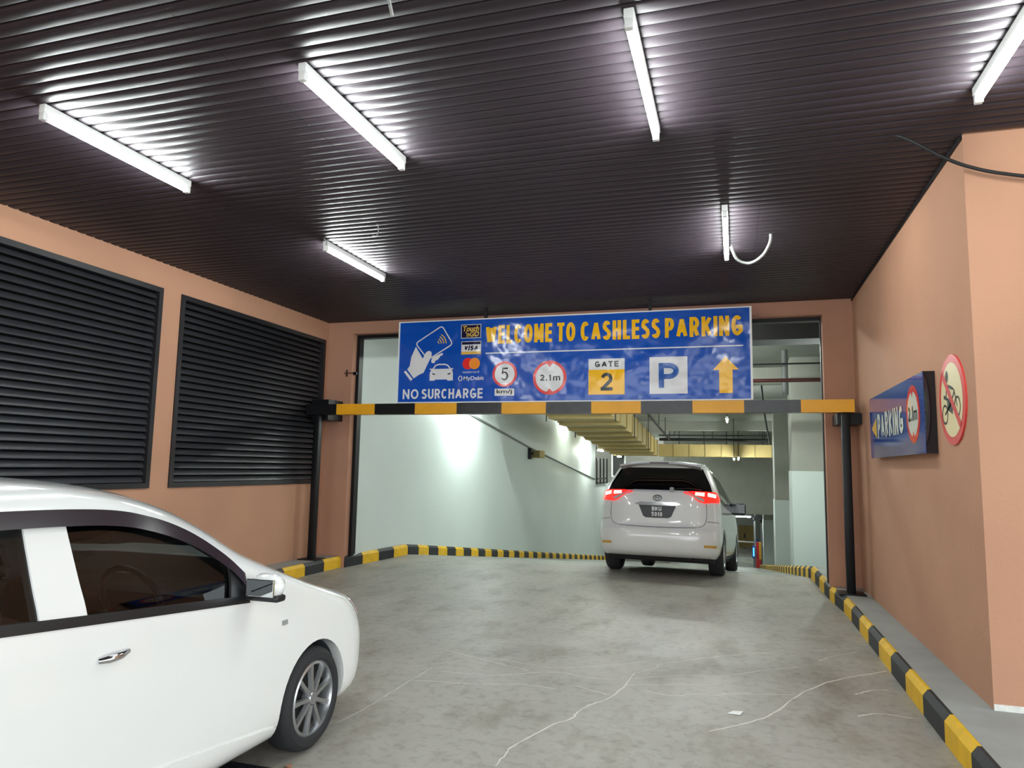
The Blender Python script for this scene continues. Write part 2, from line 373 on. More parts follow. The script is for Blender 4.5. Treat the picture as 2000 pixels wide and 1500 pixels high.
# dark steel rail at the edge of the opening (shutter guide) and head channel
rl = thing('shutter_rail', (XO0, YG, 0), 'dark steel shutter guide lining the gate opening beside the white wall', 'rail')
box('guide_rail', XO0, XO0 + 0.05, YG + 0.12, YG + 0.24, 0.17, ZO, BLACK, rl); box('head_channel', XO0 + .05, XO1 - .012, YG + 0.12, YG + 0.24, ZO - 0.05, ZO, BLACK, rl)
box('guide_rail', XO1 - 0.012, XO1, YG + 0.16, YG + 0.24, 0.17, ZO, BLACK, rl)
lt = thing('latch_bolt', (-5.5, YG - .02, 2.8), 'small rusty latch bolt at the edge of the gate opening', 'latch')
RUST = mat('rusty_steel', rgb(80, 52, 40), .7, metal=.3)
box('keeper_plate', -5.57, -5.545, YG - .014, YG, 2.80, 2.90, RUST, lt); box('bolt_rod', -5.59, -5.40, YG - .03, YG - .014, 2.845, 2.858, RUST, lt); box('bolt_loop', -5.44, -5.38, YG - .032, YG - .012, 2.82, 2.865, BLACK, lt)

# ceiling: slab plus individual metal strips
ceil = MB().box(-6.2, 6.0, -2.0, YG + .3, ZC + 0.035, ZC + 0.3).build('ceiling', SLAB); ceil['kind'] = 'structure'
PITCH = 0.0967
def strip_mesh(x0, x1):
    h = PITCH / 2 - 0.004
    sec = [(-h, .018), (-h + .002, .010), (-h + .006, .0035), (-h + .013, 0), (0, -.0015), (h - .013, 0), (h - .006, .0035), (h - .002, .010), (h, .018)]
    mb = MB().grid([[(x0, a, b) for a, b in sec], [(x1, a, b) for a, b in sec]])
    return mb.mesh('ceiling_strip')
sm = {}
y = YG - PITCH / 2; i = 0
while y > 1.3:
    xr = XR if y > YN else 5.0
    seam = 0.22 if (i < 40) else -2.55
    for x0, x1 in ((XL, seam - .001), (seam + .001, xr)):
        key = (round(x0, 3), round(x1, 3))
        if key not in sm: sm[key] = strip_mesh(x0, x1)
        o = link('ceiling_strip', sm[key], STRIP, ceil, smooth=True); o.location = (0, y, ZC)
    y -= PITCH; i += 1
box('ceiling_edge_trim', XR - 0.012, XR, YN, YG, ZC - 0.03, ZC + .03, BLACK, ceil)

# ------------------------------------------------------------------ louvred vents
slat_sec = []
for a in range(9):
    t = a / 8; u_ = t - .5
    slat_sec.append((0.088 * u_, 0.012 * (1 - 4 * u_ * u_) + .004))
slat_sec += [(0.044, 0), (-0.044, 0)]
def slat_mesh(L_):
    c = math.cos(math.radians(48)); s_ = math.sin(math.radians(48))
    # chord runs from the outer lower edge to the inner upper edge; a = along chord, b = bulge to the outside
    f = lambda yy: (lambda a, b: (-c * a + s_ * b, yy, s_ * a + c * b))
    return MB().prism(slat_sec, f(0), f(L_)).mesh('slat')
for n_, (a, b) in enumerate(LV):
    lv = thing('louvre_vent', (XL, (a + b) / 2, LZ0), ('wide black louvred vent behind the white car in the peach wall', 'black louvred vent beside the black gate post in the peach wall')[n_], 'vent', 'louvred vents in the peach wall')
    fw = 0.055
    box('vent_frame', XL - .15, XL + .02, a, a + fw, LZ0, LZ1, LOUVRE_F, lv); box('vent_frame', XL - .15, XL + .02, b - fw, b, LZ0, LZ1, LOUVRE_F, lv)
    box('vent_frame', XL - .15, XL + .02, a + fw, b - fw, LZ1 - fw, LZ1, LOUVRE_F, lv); box('vent_frame', XL - .15, XL + .02, a + fw, b - fw, LZ0, LZ0 + fw, LOUVRE_F, lv)
    box('back_board', XL - .16, XL - .13, a + fw, b - fw, LZ0 + fw, LZ1 - fw, SLAB, lv)
    me = slat_mesh(b - a - 2 * fw - .004); n = 27; h = (LZ1 - LZ0 - 2 * fw) / n
    for j in range(n):
        o = link('slat', me, LOUVRE, lv, smooth=True, angle=50)
        o.matrix_parent_inverse = Matrix.Translation(lv.location).inverted(); o.location = (XL - 0.045, a + fw + .002, LZ0 + fw + (j + .5) * h)

# ------------------------------------------------------------------ fluorescent battens on the porch ceiling
def batten(x, y0, y1, z, label, group, tube_mat, length_caps=True, name='tube_light'):
    t = thing(name, (x, (y0 + y1) / 2, z), label, 'light', group)
    box('housing', x - .024, x + .024, y0, y1, z - 0.05, z, WHITE_P, t, bevel=.004)
    for ya, yb in ((y0, y0 + .035), (y1 - .035, y1)):
        box('lamp_holder', x - .02, x + .02, ya, yb, z - .098, z - .05, WHITE_P, t, bevel=.004)
    tube('lamp_tube', [(x, y0 + .035, z - .075), (x, y1 - .035, z - .075)], 0.019, tube_mat, t, n=14)
    return t
ZB = ZC + 0.0
G1 = 'tube lights on the dark ribbed ceiling'
batten(-3.97, 3.08, 4.31, ZB, 'lit tube batten on the ribbed ceiling in front of the wide louvred vent', G1, TUBE_E)
batten(-2.18, 3.11, 4.34, ZB, 'lit tube batten on the ribbed ceiling between the car roof and the open bay', G1, TUBE_E)
batten(-0.44, 3.12, 4.34, ZB, 'lit tube batten in the middle of the ribbed ceiling over the lane', G1, TUBE_E)
batten(1.31, 3.12, 4.34, ZB, 'lit tube batten above the corner of the plain peach wall', G1, TUBE_E)
batten(-3.74, 5.86, 7.08, ZB, 'lit tube batten beside a small hooked wire on the ceiling', G1, TUBE_E)
batten(-0.05, 5.82, 7.12, ZB, 'lit tube batten with a grey looped conduit hanging at its side', G1, TUBE_E)
tag(tube('conduit', curve_pts([(-0.008, 6.86, 3.60), (0.05, 6.98, 3.50), (0.16, 7.02, 3.47), (0.27, 6.9, 3.5), (0.33, 6.75, 3.57), (0.34, 6.68, 3.635)], 8), 0.014, PLASTIC_G), 'grey flexible conduit looping from the tube light to the ceiling', 'conduit')
tag(tube('wire', curve_pts([(-3.02, 5.55, 3.635), (-3.01, 5.56, 3.59), (-3.05, 5.62, 3.555), (-3.10, 5.66, 3.56), (-3.13, 5.68, 3.575)], 6), 0.005, PLASTIC_G), 'short hooked grey wire end poking out of the ribbed ceiling', 'wire')
tag(tube('hanging_cord', [(-1.47, 2.70, 3.64), (-1.475, 2.74, 3.60), (-1.49, 2.80, 3.575)], 0.008, PLASTIC_G), 'twisted pale cord end hanging from the bare ceiling strips', 'cord')
tag(tube('power_cable', curve_pts([(0.98, 4.86, 3.645), (1.08, 4.87, 3.60), (1.26, 4.88, 3.475), (1.40, 4.89, 3.40), (1.58, 4.89, 3.335), (1.85, 4.90, 3.285), (2.2, 4.90, 3.29), (2.6, 4.91, 3.4)], 8), 0.011, CABLE), 'black power cable drooping from the ceiling across the peach wall', 'cable')
tag(tube('small_wire', curve_pts([(-3.72, 5.80, 3.635), (-3.70, 5.83, 3.60), (-3.735, 5.87, 3.585)], 5), 0.005, PLASTIC_G), 'short grey feed wire at the end of a ceiling tube', 'wire')

# ------------------------------------------------------------------ height barrier
hb = thing('height_barrier', (-2.2, 9.0, 0), 'black and yellow striped steel height bar on two black posts', 'height barrier')
for xp in (-5.71, 1.212):
    box('post', xp - .045, xp + .045, 8.955, 9.045, K, 2.19, BLACK, hb, bevel=.008)
    pl = box('base_plate', xp - .14, xp + .14, 8.86, 9.14, K, K + .014, BLACK, hb, bevel=.003)
    for dx in (-.1, .1):
        for dy in (-.1, .1):
            o = MB().tube([(xp + dx, 9 + dy, K + .014), (xp + dx, 9 + dy, K + .04)], .012, 6).build('bolt', PLASTIC_G, pl); o.matrix_parent_inverse = Matrix.Translation(hb.location).inverted()
edges = [-5.864, -5.377, -4.776, -4.166, -3.555, -2.923, -2.322, -1.73, -1.109, -0.488, 0.108, 0.736, 1.306]
for i in range(len(edges) - 1):
    m = BLACK if i in (0, 2) else (BAR_K if i % 2 == 0 else BAR_Y)
    box('crossbar_band', edges[i], edges[i + 1], 8.925, 9.075, 2.19, 2.337, m, hb)
box('end_cap', 1.306, 1.312, 8.925, 9.075, 2.19, 2.337, BLACK, hb)
box('wall_bracket', -5.872, -5.6, 9.075, 9.475, 2.125, 2.42, BLACK, hb); box('wall_bracket', 1.135, 1.392, 9.045, 9.475, 2.06, 2.19, BLACK, hb)

# ------------------------------------------------------------------ banner above the bar
bn = thing('banner_sign', (-2.13, 9.0, 2.35), 'long blue banner sign reading welcome to cashless parking above the bar', 'sign')
box('panel', -4.46, 0.195, 8.985, 9.005, 2.36, 3.475, S_BLUE, bn)
for a in ((-4.475, -4.455, 2.345, 3.487), (0.19, 0.215, 2.345, 3.487)): box('frame', a[0], a[1], 8.975, 9.02, a[2], a[3], WHITE_P, bn)
box('frame', -4.455, 0.19, 8.975, 9.02, 3.472, 3.487, WHITE_P, bn); box('frame', -4.455, 0.19, 8.98, 9.02, 2.345, 2.36, WHITE_P, bn)
for xh in (-3.2, -1.0): box('hanger', xh - .02, xh + .02, 9.0, 9.03, 3.487, ZC + .03, BLACK, bn)
S = Plane2(lambda u, v, l: (-4.46 + u, 8.985 - 0.0012 * l, 2.36 + v), bn)
for b0, b1 in (('WELCOME', (1.275, 2.195)), ('TO', (2.262, 2.505)), ('CASHLESS', (2.575, 3.585)), ('PARKING', (3.645, 4.572))):
    S.caps(b0, b1[0], .772, b1[1], 1.022, .046, S_YEL)
S.rect('underline', 1.275, .640, 4.572, .656, S_WHITE)
S.caps('NO', .078, .042, .315, .178, .025, S_WHITE); S.caps('SURCHARGE', .36, .042, 1.25, .178, .025, S_WHITE)
# card payment pictogram: card outline, hand, fingers, cuff, radio waves
card = round_poly([(.245, .817), (.636, 1.05), (.80, .79), (.44, .585)], .05)
S.line('card_outline', card, .016, S_WHITE, close=True)
S.poly('hand_shape', [(.252, .771), (.361, .6), (.406, .685), (.444, .706), (.478, .70), (.494, .673), (.491, .628), (.423, .495), (.382, .406), (.31, .375), (.234, .328), (.131, .456), (.168, .501), (.188, .628)], S_WHITE, 2)
S.poly('finger_shape', [(.515, .619), (.648, .673), (.663, .659), (.649, .637), (.625, .633), (.603, .598), (.579, .576), (.551, .568), (.542, .537), (.508, .533), (.489, .552), (.492, .583)], S_WHITE, 2)
S.poly('cuff_shape', [(.083, .421), (.108, .441), (.219, .319), (.191, .292)], S_WHITE, 2)
for r in (.04, .075, .11, .145): S.line('radio_wave', arc(.556, .80, r, 2, 62, 10), .014, S_GOLD, 2)
# small car pictogram
S.poly('car_shape', [(.473, .292), (.473, .395), (.492, .44), (.468, .449), (.472, .458), (.515, .458), (.521, .452), (.774, .452), (.78, .458), (.817, .458), (.82, .449), (.799, .437), (.815, .39), (.817, .29), (.737, .287), (.731, .305), (.55, .305), (.545, .29)], S_WHITE, 2)
S.line('car_roof', [(.521, .452), (.557, .50), (.60, .513), (.69, .513), (.735, .50), (.774, .452)], .018, S_WHITE, 2)
S.poly('car_lamp', [(.508, .397), (.56, .38), (.55, .37), (.515, .375)], S_NAVY, 3); S.poly('car_lamp', [(.782, .397), (.73, .38), (.74, .37), (.775, .375)], S_NAVY, 3)
# payment logos
S.rect('logo_plate', .918, .862, 1.206, 1.052, S_WHITE, 1); S.rect('logo_plate', .926, .870, 1.198, 1.044, S_NAVY, 2)
S.text('Touch', .94, .955, 1.18, 1.032, S_GOLD, bold=.03, shear=.15); S.text("'nGO", .985, .882, 1.18, .955, S_GOLD, bold=.03, shear=.15)
S.rect('logo_plate', .927, .64, 1.212, .82, S_WHITE, 1); S.rect('logo_stripe', .934, .775, 1.205, .812, S_NAVY, 2); S.rect('logo_stripe', .927, .64, 1.212, .68, S_GOLD, 2)
S.caps('VISA', .965, .695, 1.165, .762, .018, S_NAVY, shear=.2)
S.disc('logo_disc', 1.028, .514, .078, S_MRED, 1); S.disc('logo_disc', 1.124, .514, .078, S_ORNG, 2)
S.text('mastercard', .957, .385, 1.19, .418, S_WHITE, bold=.0)
S.text('MyDebit', .972, .272, 1.262, .342, S_WHITE, bold=.015)
S.line('logo_bracket', [(.918, .35), (.895, .314), (.918, .278)], .012, S_WHITE, 2); S.line('logo_bracket', [(.93, .35), (.953, .314), (.93, .278)], .012, S_WHITE, 2)
# speed, height, gate, parking and arrow symbols
S.disc('sign_disc', 1.553, .362, .172, S_RED, 1); S.disc('sign_face', 1.553, .362, .139, S_WHITE, 2); S.caps('5', 1.502, .277, 1.602, .447, .02, S_BLACK)
S.rect('sign_plate', 1.417, .072, 1.69, .168, S_WHITE, 1); S.text('km/j', 1.445, .088, 1.66, .158, S_BLACK, bold=.015)
S.disc('sign_disc', 2.168, .302, .224, S_RED, 1); S.disc('sign_face', 2.168, .302, .188, S_WHITE, 2)
S.poly('sign_wedge', [(2.118, .50), (2.218, .50), (2.168, .442)], S_RED, 3); S.poly('sign_wedge', [(2.118, .105), (2.218, .105), (2.168, .162)], S_RED, 3)
S.caps('2.1', 2.04, .262, 2.19, .342, .017, S_BLACK, layer=4, gap=.2); S.text('m', 2.215, .262, 2.31, .322, S_BLACK, bold=.012, layer=4)
S.rect('sign_plate', 2.681, .391, 3.142, .531, S_WHITE, 1); S.rect('sign_plate', 2.681, .072, 3.142, .391, S_YEL, 1)
S.caps('GATE', 2.762, .424, 3.065, .500, .017, S_BLACK, gap=.22); S.caps('2', 2.838, .122, 2.99, .35, .042, S_BLACK)
S.rect('sign_plate', 3.453, .072, 3.914, .534, S_WHITE, 1); S.caps('P', 3.565, .146, 3.81, .457, .064, S_PBLUE)
S.poly('arrow', [(4.363, .523), (4.215, .354), (4.287, .354), (4.287, .072), (4.443, .072), (4.443, .355), (4.516, .355)], S_YEL, 1)

# ------------------------------------------------------------------ signs on the plain peach wall
ps = thing('parking_sign', (XR, 6.96, 1.65), 'blue box sign with an arrow and the word parking on the peach wall', 'sign')
box('sign_box', 1.319, XR, 5.86, 8.06, 1.652, 2.252, P_BLK, ps); box('face_panel', 1.3165, 1.319, 5.862, 8.058, 1.654, 2.25, P_BLUE, ps)
Q = Plane2(lambda u, v, l: (1.3165 - .001 * l, 8.06 - u, 1.652 + v), ps)
Q.poly('arrow', [(.09, .29), (.35, .39), (.35, .185)], P_YEL)
Q.caps('PARKING', .42, .18, 1.52, .412, .05, P_WHITE)
Q.disc('sign_disc', 1.855, .31, .225, P_RED, 1); Q.disc('sign_face', 1.855, .31, .175, P_WHITE, 2)
Q.poly('sign_wedge', [(1.805, .51), (1.905, .51), (1.855, .44)], P_RED, 3); Q.poly('sign_wedge', [(1.805, .11), (1.905, .11), (1.855, .18)], P_RED, 3)
Q.caps('2.1', 1.71, .258, 1.875, .372, .022, P_BLK, layer=4, gap=.2); Q.text('m', 1.89, .258, 2.0, .335, P_BLK, bold=.012, layer=4)
ms = thing('round_sign', (XR, 5.43, 1.7), 'round red-rimmed sign forbidding motorcycles on the peach wall', 'sign')
MB().tube([(XR - .012, 5.425, 2.0), (XR, 5.425, 2.0)], .302, 48).build('sign_plate', R_RED, ms)
W = Plane2(lambda u, v, l: (XR - .012 - .001 * l, 5.425 - u, 2.0 + v), ms)
W.disc('sign_face', 0, 0, .25, R_CREAM, 1)
for (cu, cv) in ((-.16, -.09), (.13, -.055)):
    W.line('wheel_mark', arc(cu, cv, .062, 0, 350, 24), .016, R_BLK, 2, close=True)
W.poly('engine_mark', [(-.10, -.06), (.02, -.10), (.03, -.05), (-.02, .0), (-.17, .045), (-.18, .02), (-.10, .0)], R_BLK, 2)
W.line('fork_mark', [(.13, -.055), (.07, .06), (.03, .075)], .014, R_BLK, 2); W.line('frame_mark', [(-.16, -.09), (-.02, -.03), (.075, .05)], .018, R_BLK, 2)
W.line('body_mark', [(-.12, .03), (-.10, .10), (-.03, .09), (.04, .07)], .022, R_BLK, 2); W.disc('head_mark', -.085, .165, .034, R_BLK, 2, r2=.04)
W.poly('slash_bar', [(-.20, .165), (-.165, .20), (.20, -.165), (.165, -.20)], R_RED, 3)

# ------------------------------------------------------------------ structure: garage beyond the gate (ramp down 12 %)
SL = 0.12; YC = 11.3; YB = 39.6; ZBF = -SL * (YB - YC)
def rz(y): return 0.0 if y < YC else (-SL * (y - YC) if y < YB else ZBF)
def cz(y): return 4.2 if y < 14 else 4.2 - (y - 14) * (4.2 - 2.85) / 17.0
def slope_box(name, x0, x1, ya, yb, za, zb, m, parent=None, kind=None):
    """box between ya and yb whose bottom/top follow za(y)/zb(y)"""
    vs = [(x0, ya, za(ya)), (x1, ya, za(ya)), (x1, yb, za(yb)), (x0, yb, za(yb)), (x0, ya, zb(ya)), (x1, ya, zb(ya)), (x1, yb, zb(yb)), (x0, yb, zb(yb))]
    o = MB().add(vs, [(0, 3, 2, 1), (4, 5, 6, 7), (0, 1, 5, 4), (1, 2, 6, 5), (2, 3, 7, 6), (3, 0, 4, 7)]).build(name, m, parent)
    if kind: o['kind'] = kind
    return o
ramp = slope_box('floor_ramp', -7.4, 3.0, YC, YB, lambda y: rz(y) - .3, rz, RAMP, kind='structure')
box('floor_basement', -7.4, 6.0, YB, 62, ZBF - .3, ZBF, RAMP, kind='structure')
for yj in (13.1, 16.4): slope_box('expansion_joint', -5.3, 1.0, yj, yj + .03, lambda y: rz(y) - .002, lambda y: rz(y) + .0015, PIPE_K, ramp)
slope_box('wall_garage_left', -5.9, -5.45, YG + .25, 14.0, lambda y: rz(y) if y > YC else -.4, lambda y: 4.6, WHITE_W, kind='structure')
slope_box('wall_garage_left.001', -5.9, -5.45, 14.0, 29.0, lambda y: rz(y) - .2, lambda y: 4.6, WHITE_W, kind='structure')
box('wall_parapet', -5.9, -5.45, 29.0, 33.5, -3.2, .86, WHITE_W, kind='structure')
box('wall_recess', -7.8, -7.4, 29.0, 62, -4, 4.6, GREY_W, kind='structure'); box('wall_recess_end', -7.4, -5.9, 28.7, 29.0, -4, 4.6, GREY_W, kind='structure')
box('wall_recess_back', -7.4, -2.9, 33.5, 33.8, -4, 4.6, GREY_W, kind='structure')
box('wall_garage_right', 2.4, 2.8, YG + .25, 62, -4, 4.6, GREY_W, kind='structure')
wdado = slope_box('wall_dado', 2.38, 2.4, YG + .25, 36, lambda y: rz(y), lambda y: rz(y) + 2.15, WHITE_W, kind='structure')
box('wall_end', -7.8, 6.0, 62, 62.4, -4, 4.6, GREY_W, kind='structure')
MB().box(-6.2, 2.8, YG + .25, 14.0, 4.2, 4.6).build('ceiling_garage', SOFFIT)['kind'] = 'structure'
for i in range(17): slope_box('ceiling_ramp', -7.8, 2.8, 14.0 + i, 15.0 + i, cz, lambda y: cz(y) + .3, SOFFIT, kind='structure')
box('ceiling_cover', -7.8, 2.8, 14.0, 31.0, 4.6, 4.8, SOFFIT, kind='structure')
box('wall_bulkhead', -2.9, 2.8, 31.0, 31.5, -0.22, 4.6, GREY_W, kind='structure')
box('ceiling_basement', -7.8, 6.0, 31.5, 62, -0.2, 0.2, SOFFIT, kind='structure')
# downstand beams under the sloping soffit
for yb_, dz, wdt in ((12.5, .52, .6), (17.6, .34, .4), (21.8, .3, .4), (26.2, .3, .4)):
    box('ceiling_beam', -5.45, 2.4, yb_, yb_ + wdt, cz(yb_ + wdt) - dz, cz(yb_) + .1, GREY_W if yb_ > 13 else mat('shade_tinted_beam', rgb(52, 52, 52), .9), kind='structure')  # first beam gets a dark colour standing in for its unlit shade
# columns on the wall side: grey concrete with white painted lower part, each nearer the lane
for n_, yc in enumerate((16.6, 24.1, 35.0)):
    cl = empty('column_%d' % (n_ + 1), (1.8, yc, rz(yc))); cl['_world'] = 1; cl['kind'] = 'structure'
    top = 4.6 if yc < 31 else -.2
    box('column_shaft', 1.165, 2.4, yc + .015, yc + 1.0, rz(yc + 1) - .1, top, GREY_W, cl, bevel=.02)
    box('white_casing', 1.15, 2.4, yc, yc + 1.02, rz(yc + 1) - .1, rz(yc) + 2.16, WHITE_W, cl, bevel=.015)
# pilasters further along
for n_, yc in enumerate((29.0, 31.6)):
    box('pilaster_%d' % (n_ + 1), 1.45, 2.4, yc, yc + .4, -3, cz(29.0), GREY_W, kind='structure')
# inner kerbs
def ramp_kerb(name, x, ya, yb, step, side, first, lbl, xa=None):
    kk = tag(empty(name), lbl, kind='structure'); y = ya; k = first; M = {}
    while y < yb:
        y2 = y + step
        f = lambda q: xa + (x - xa) * min(1, (q - ya) / 1.7) if xa is not None else x
        kerb_block(f(y), y, f(y2), y2, rz(y), rz(y2), .17, side, KERB_K if k % 2 == 0 else KERB_Y, kk); y = y2; k += 1
    return kk
ramp_kerb('kerb_ramp_left', -5.3, 9.5, 33.0, .442, -1, 0, 'black and yellow painted kerb along the foot of the white garage wall', xa=-5.46)
ramp_kerb('kerb_ramp_right', 1.0, 9.49, 36.0, .442, 1, 0, 'black and yellow painted kerb along the foot of the white cased columns', xa=1.04)
for q in ((9.5, YC), (YC, 36.0)): slope_box('pavement_ramp', 1.045, 2.4, q[0], q[1], lambda y: rz(y) - .1, lambda y: rz(y) + .165, CONC, kind='structure')
slope_box('skirting', -5.5, -5.345, YC, 33.0, lambda y: rz(y) - .1, lambda y: rz(y) + .165, CONC, kind='structure')
MB().prism([(-5.5, YG + .25), (-5.485, YG + .25), (-5.347, YC), (-5.5, YC)], lambda a, b: (a, b, 0), lambda a, b: (a, b, .165)).build('skirting', CONC)['kind'] = 'structure'

# ------------------------------------------------------------------ garage services
dl = lambda y: 1.956 + (27.3 - y) * 0.0727
sd = thing('sloping_duct', (-3.6, 20, 2.4), 'long beige insulated air duct sloping down along the garage ceiling', 'duct')
y = 16.0; seg = 1.14
while y < 27.0:
    y2 = min(y + seg, 27.4)
    slope_box('duct_section', -4.4, -2.8, y, y2 - .04, lambda q, a=y: dl(a) , lambda q, a=y: dl(a) + .56, DUCT, sd)
    slope_box('duct_flange', -4.43, -2.77, y2 - .04, y2, lambda q, a=y: dl(a) - .03, lambda q, a=y: dl(a) + .58, DUCT_F, sd)
    y = y2
for xx, yy in ((-4.46, 17.2), (-2.74, 17.2), (-4.46, 20.6), (-2.74, 20.6), (-4.46, 24.0), (-2.74, 24.0)):
    tube('hanger_rod', [(xx, yy, dl(yy) - .06), (xx, yy, cz(yy) + .01)], .014, PIPE_K, sd)
xd = thing('cross_duct', (-.8, 27.6, 2.0), 'straight beige air duct crossing the garage in front of the grey bulkhead', 'duct')
x = -2.75
for i in range(7):
    w = .572
    box('duct_section', x, x + w - .03, 27.4, 28.3, 2.0, 2.45, DUCT, xd); box('duct_flange', x + w - .03, x + w, 27.38, 28.32, 1.985, 2.465, DUCT_F, xd); x += w
def hung_pipe(name, a, b, r, m, hangs):
    mb = MB().tube([a, b], r, 10); A = Vector(a); B = Vector(b)
    for t in hangs:
        p = A.lerp(B, t); mb.tube([p, (p.x, p.y, cz(p.y))], .012, 6)
    return mb.build(name, m, None, smooth=True, angle=50)
tag(hung_pipe('sprinkler_main', (-2.7, 27.2, 2.62), (1.12, 27.2, 2.60), .055, PIPE_K, (.1, .5, .97)), 'thick black pipe running above the straight cross duct', 'pipe')
tag(hung_pipe('sprinkler_branch', (-2.7, 27.0, 2.76), (1.12, 27.0, 2.76), .022, PIPE_K, (.15, .93, .99)), 'thin black pipe above the thick black pipe', 'pipe')
tag(hung_pipe('sloping_pipe', (-2.35, 16.5, 3.33), (-2.3, 26.9, 2.60), .035, PIPE_K, (.05, .35, .65, .85)), 'black pipe sloping down beside the beige duct', 'pipe')
tag(hung_pipe('wall_pipe', (-4.75, 15.5, 3.0), (-4.6, 24.0, 2.75), .035, PIPE_G, (.05, .5, .95)), 'grey pipe running between the white wall and the beige duct', 'pipe')
tag(tube('red_pipe', [(-5.4, 15.6, 3.365), (2.35, 15.6, 3.365)], .04, PIPE_R), 'dark red pipe crossing under the soffit behind the banner', 'pipe')
tag(tube('black_conduit', [(-5.4, 15.8, 3.735), (2.35, 15.8, 3.735)], .018, PIPE_K), 'thin black conduit crossing under the soffit above the red pipe', 'pipe')
tag(tube('down_pipe', [(1.02, 15.95, cz(15.95)), (1.02, 15.95, 3.1)], .06, PIPE_G), 'grey drop pipe end hanging under the soffit behind the gate lintel', 'pipe')
tag(tube('sloping_cable', curve_pts([(0.6, 18.1, cz(18.1)), (.75, 20.0, 3.0), (1.05, 24.05, 2.35)], 6), .025, PIPE_K), 'black cable drooping towards the second white cased column', 'cable')
for xx in (-2.0, -1.1, -.3, .95):
    tube('hanger_rod', [(xx, 27.5, 2.44), (xx, 27.5, cz(27.5) + .01)], .014, PIPE_K, xd)
# conduit and horn speaker on the white wall
tag(tube('wall_conduit', [(-5.435, 13.5, 2.72), (-5.435, 19.5, 2.0), (-5.435, 28.9, 1.07)], .028, PIPE_G), 'grey conduit sloping down across the white garage wall', 'conduit')
hs = thing('horn_speaker', (-5.45, 19.6, 1.85), 'small yellow wall speaker on a black bracket under the sloping conduit', 'speaker')
box('bracket', -5.45, -5.36, 19.05, 19.12, 1.72, 2.02, BLACK, hs); tube('bracket_arm', [(-5.40, 19.08, 1.88), (-5.3, 19.35, 1.88)], .03, BLACK, hs)
box('speaker_box', -5.38, -5.14, 19.2, 19.75, 1.76, 1.97, mat('old_yellow_plastic', rgb(170, 150, 84), .5), hs, bevel=.03)
box('speaker_front', -5.36, -5.16, 19.185, 19.2, 1.78, 1.95, mat('speaker_mesh', rgb(110, 98, 60), .7), hs)

# garage lights: battens near the wall and hanging lamps, plus added fill tubes behind the banner
G2 = 'tube lights in the garage'
def hung(x, y, ln, z, along, lbl, rod=None, hw=.03):
    t = thing('garage_tube_light', (x, y, z), lbl, 'light', G2)
    dx, dy = (ln / 2, 0) if along == 'x' else (0, ln / 2)
    box('housing', x - dx - hw, x + dx + hw, y - dy - hw, y + dy + hw, z, z + .05, WHITE_P, t)
    tube('lamp_tube', [(x - dx, y - dy, z - .03), (x + dx, y + dy, z - .03)], .022, TUBE_G, t, n=10)
    for s_ in (-1, 1): box('lamp_holder', x + s_ * dx - .02, x + s_ * dx + .02, y + s_ * dy - .02, y + s_ * dy + .02, z - .05, z, WHITE_P, t)
    if rod: tube('hanger', [(x, y, z + .05), (x, y, rod)], .012, PIPE_K, t)
hung(-4.85, 14.0, 1.2, 2.69, 'y', 'lit tube hanging by the white garage wall at the upper end of the sloping conduit', 4.2, .1)
hung(-5.12, 23.3, 1.2, cz(23.3) - .14, 'y', 'lit tube beside the white garage wall past the yellow speaker', cz(23.3), .1)
hung(-4.9, 27.1, 1.2, 2.2, 'y', 'lit tube hanging in front of the black railing', cz(27.1)); hung(-4.75, 30.8, 1.0, 2.05, 'y', 'lit tube hanging just behind the van roof by the grey recess', cz(30.8))
for yy, xx, lb in ((11.6, -1.2, 'added fill tube under the flat garage soffit hidden just behind the banner'), (14.9, -0.75, 'added fill tube under the garage soffit hidden behind the gate symbol of the banner'), (14.9, -2.6, 'added unseen fill tube under the garage soffit in front of the red pipe')): hung(xx, yy, 1.2, cz(yy) - .12, 'x', lb, cz(yy))  # unseen tubes added behind the banner to brighten the garage
hung(-.2, 20.0, .9, 2.86, 'y', 'lit tube hanging in the open middle of the garage soffit', cz(20.0))
hung(-.05, 25.6, .8, 1.92, 'y', 'lit tube hanging below the cross duct over the van mirror', cz(25.6)); hung(.1, 26.6, .8, 1.94, 'y', 'smaller lit tube hanging under the cross duct behind its twin', cz(26.6))
hung(.3, 35.6, .66, -.58, 'x', 'lit tube under the low basement ceiling beside the cable tray', -.2); hung(.2, 43.0, 1.2, -.35, 'y', 'lit tube under the basement ceiling over the barrier arm', -.2); hung(-.25, 38.0, .3, -.85, 'x', 'short lit tube beside the van mirror in the basement', -.2)
hung(-3.0, 50.0, 1.2, -.6, 'x', 'lit tube deep in the basement behind the van', -.2)
hung(1.75, 13.2, 1.2, 3.3, 'y', 'lit tube on the grey wall behind the gate pier', 4.2)
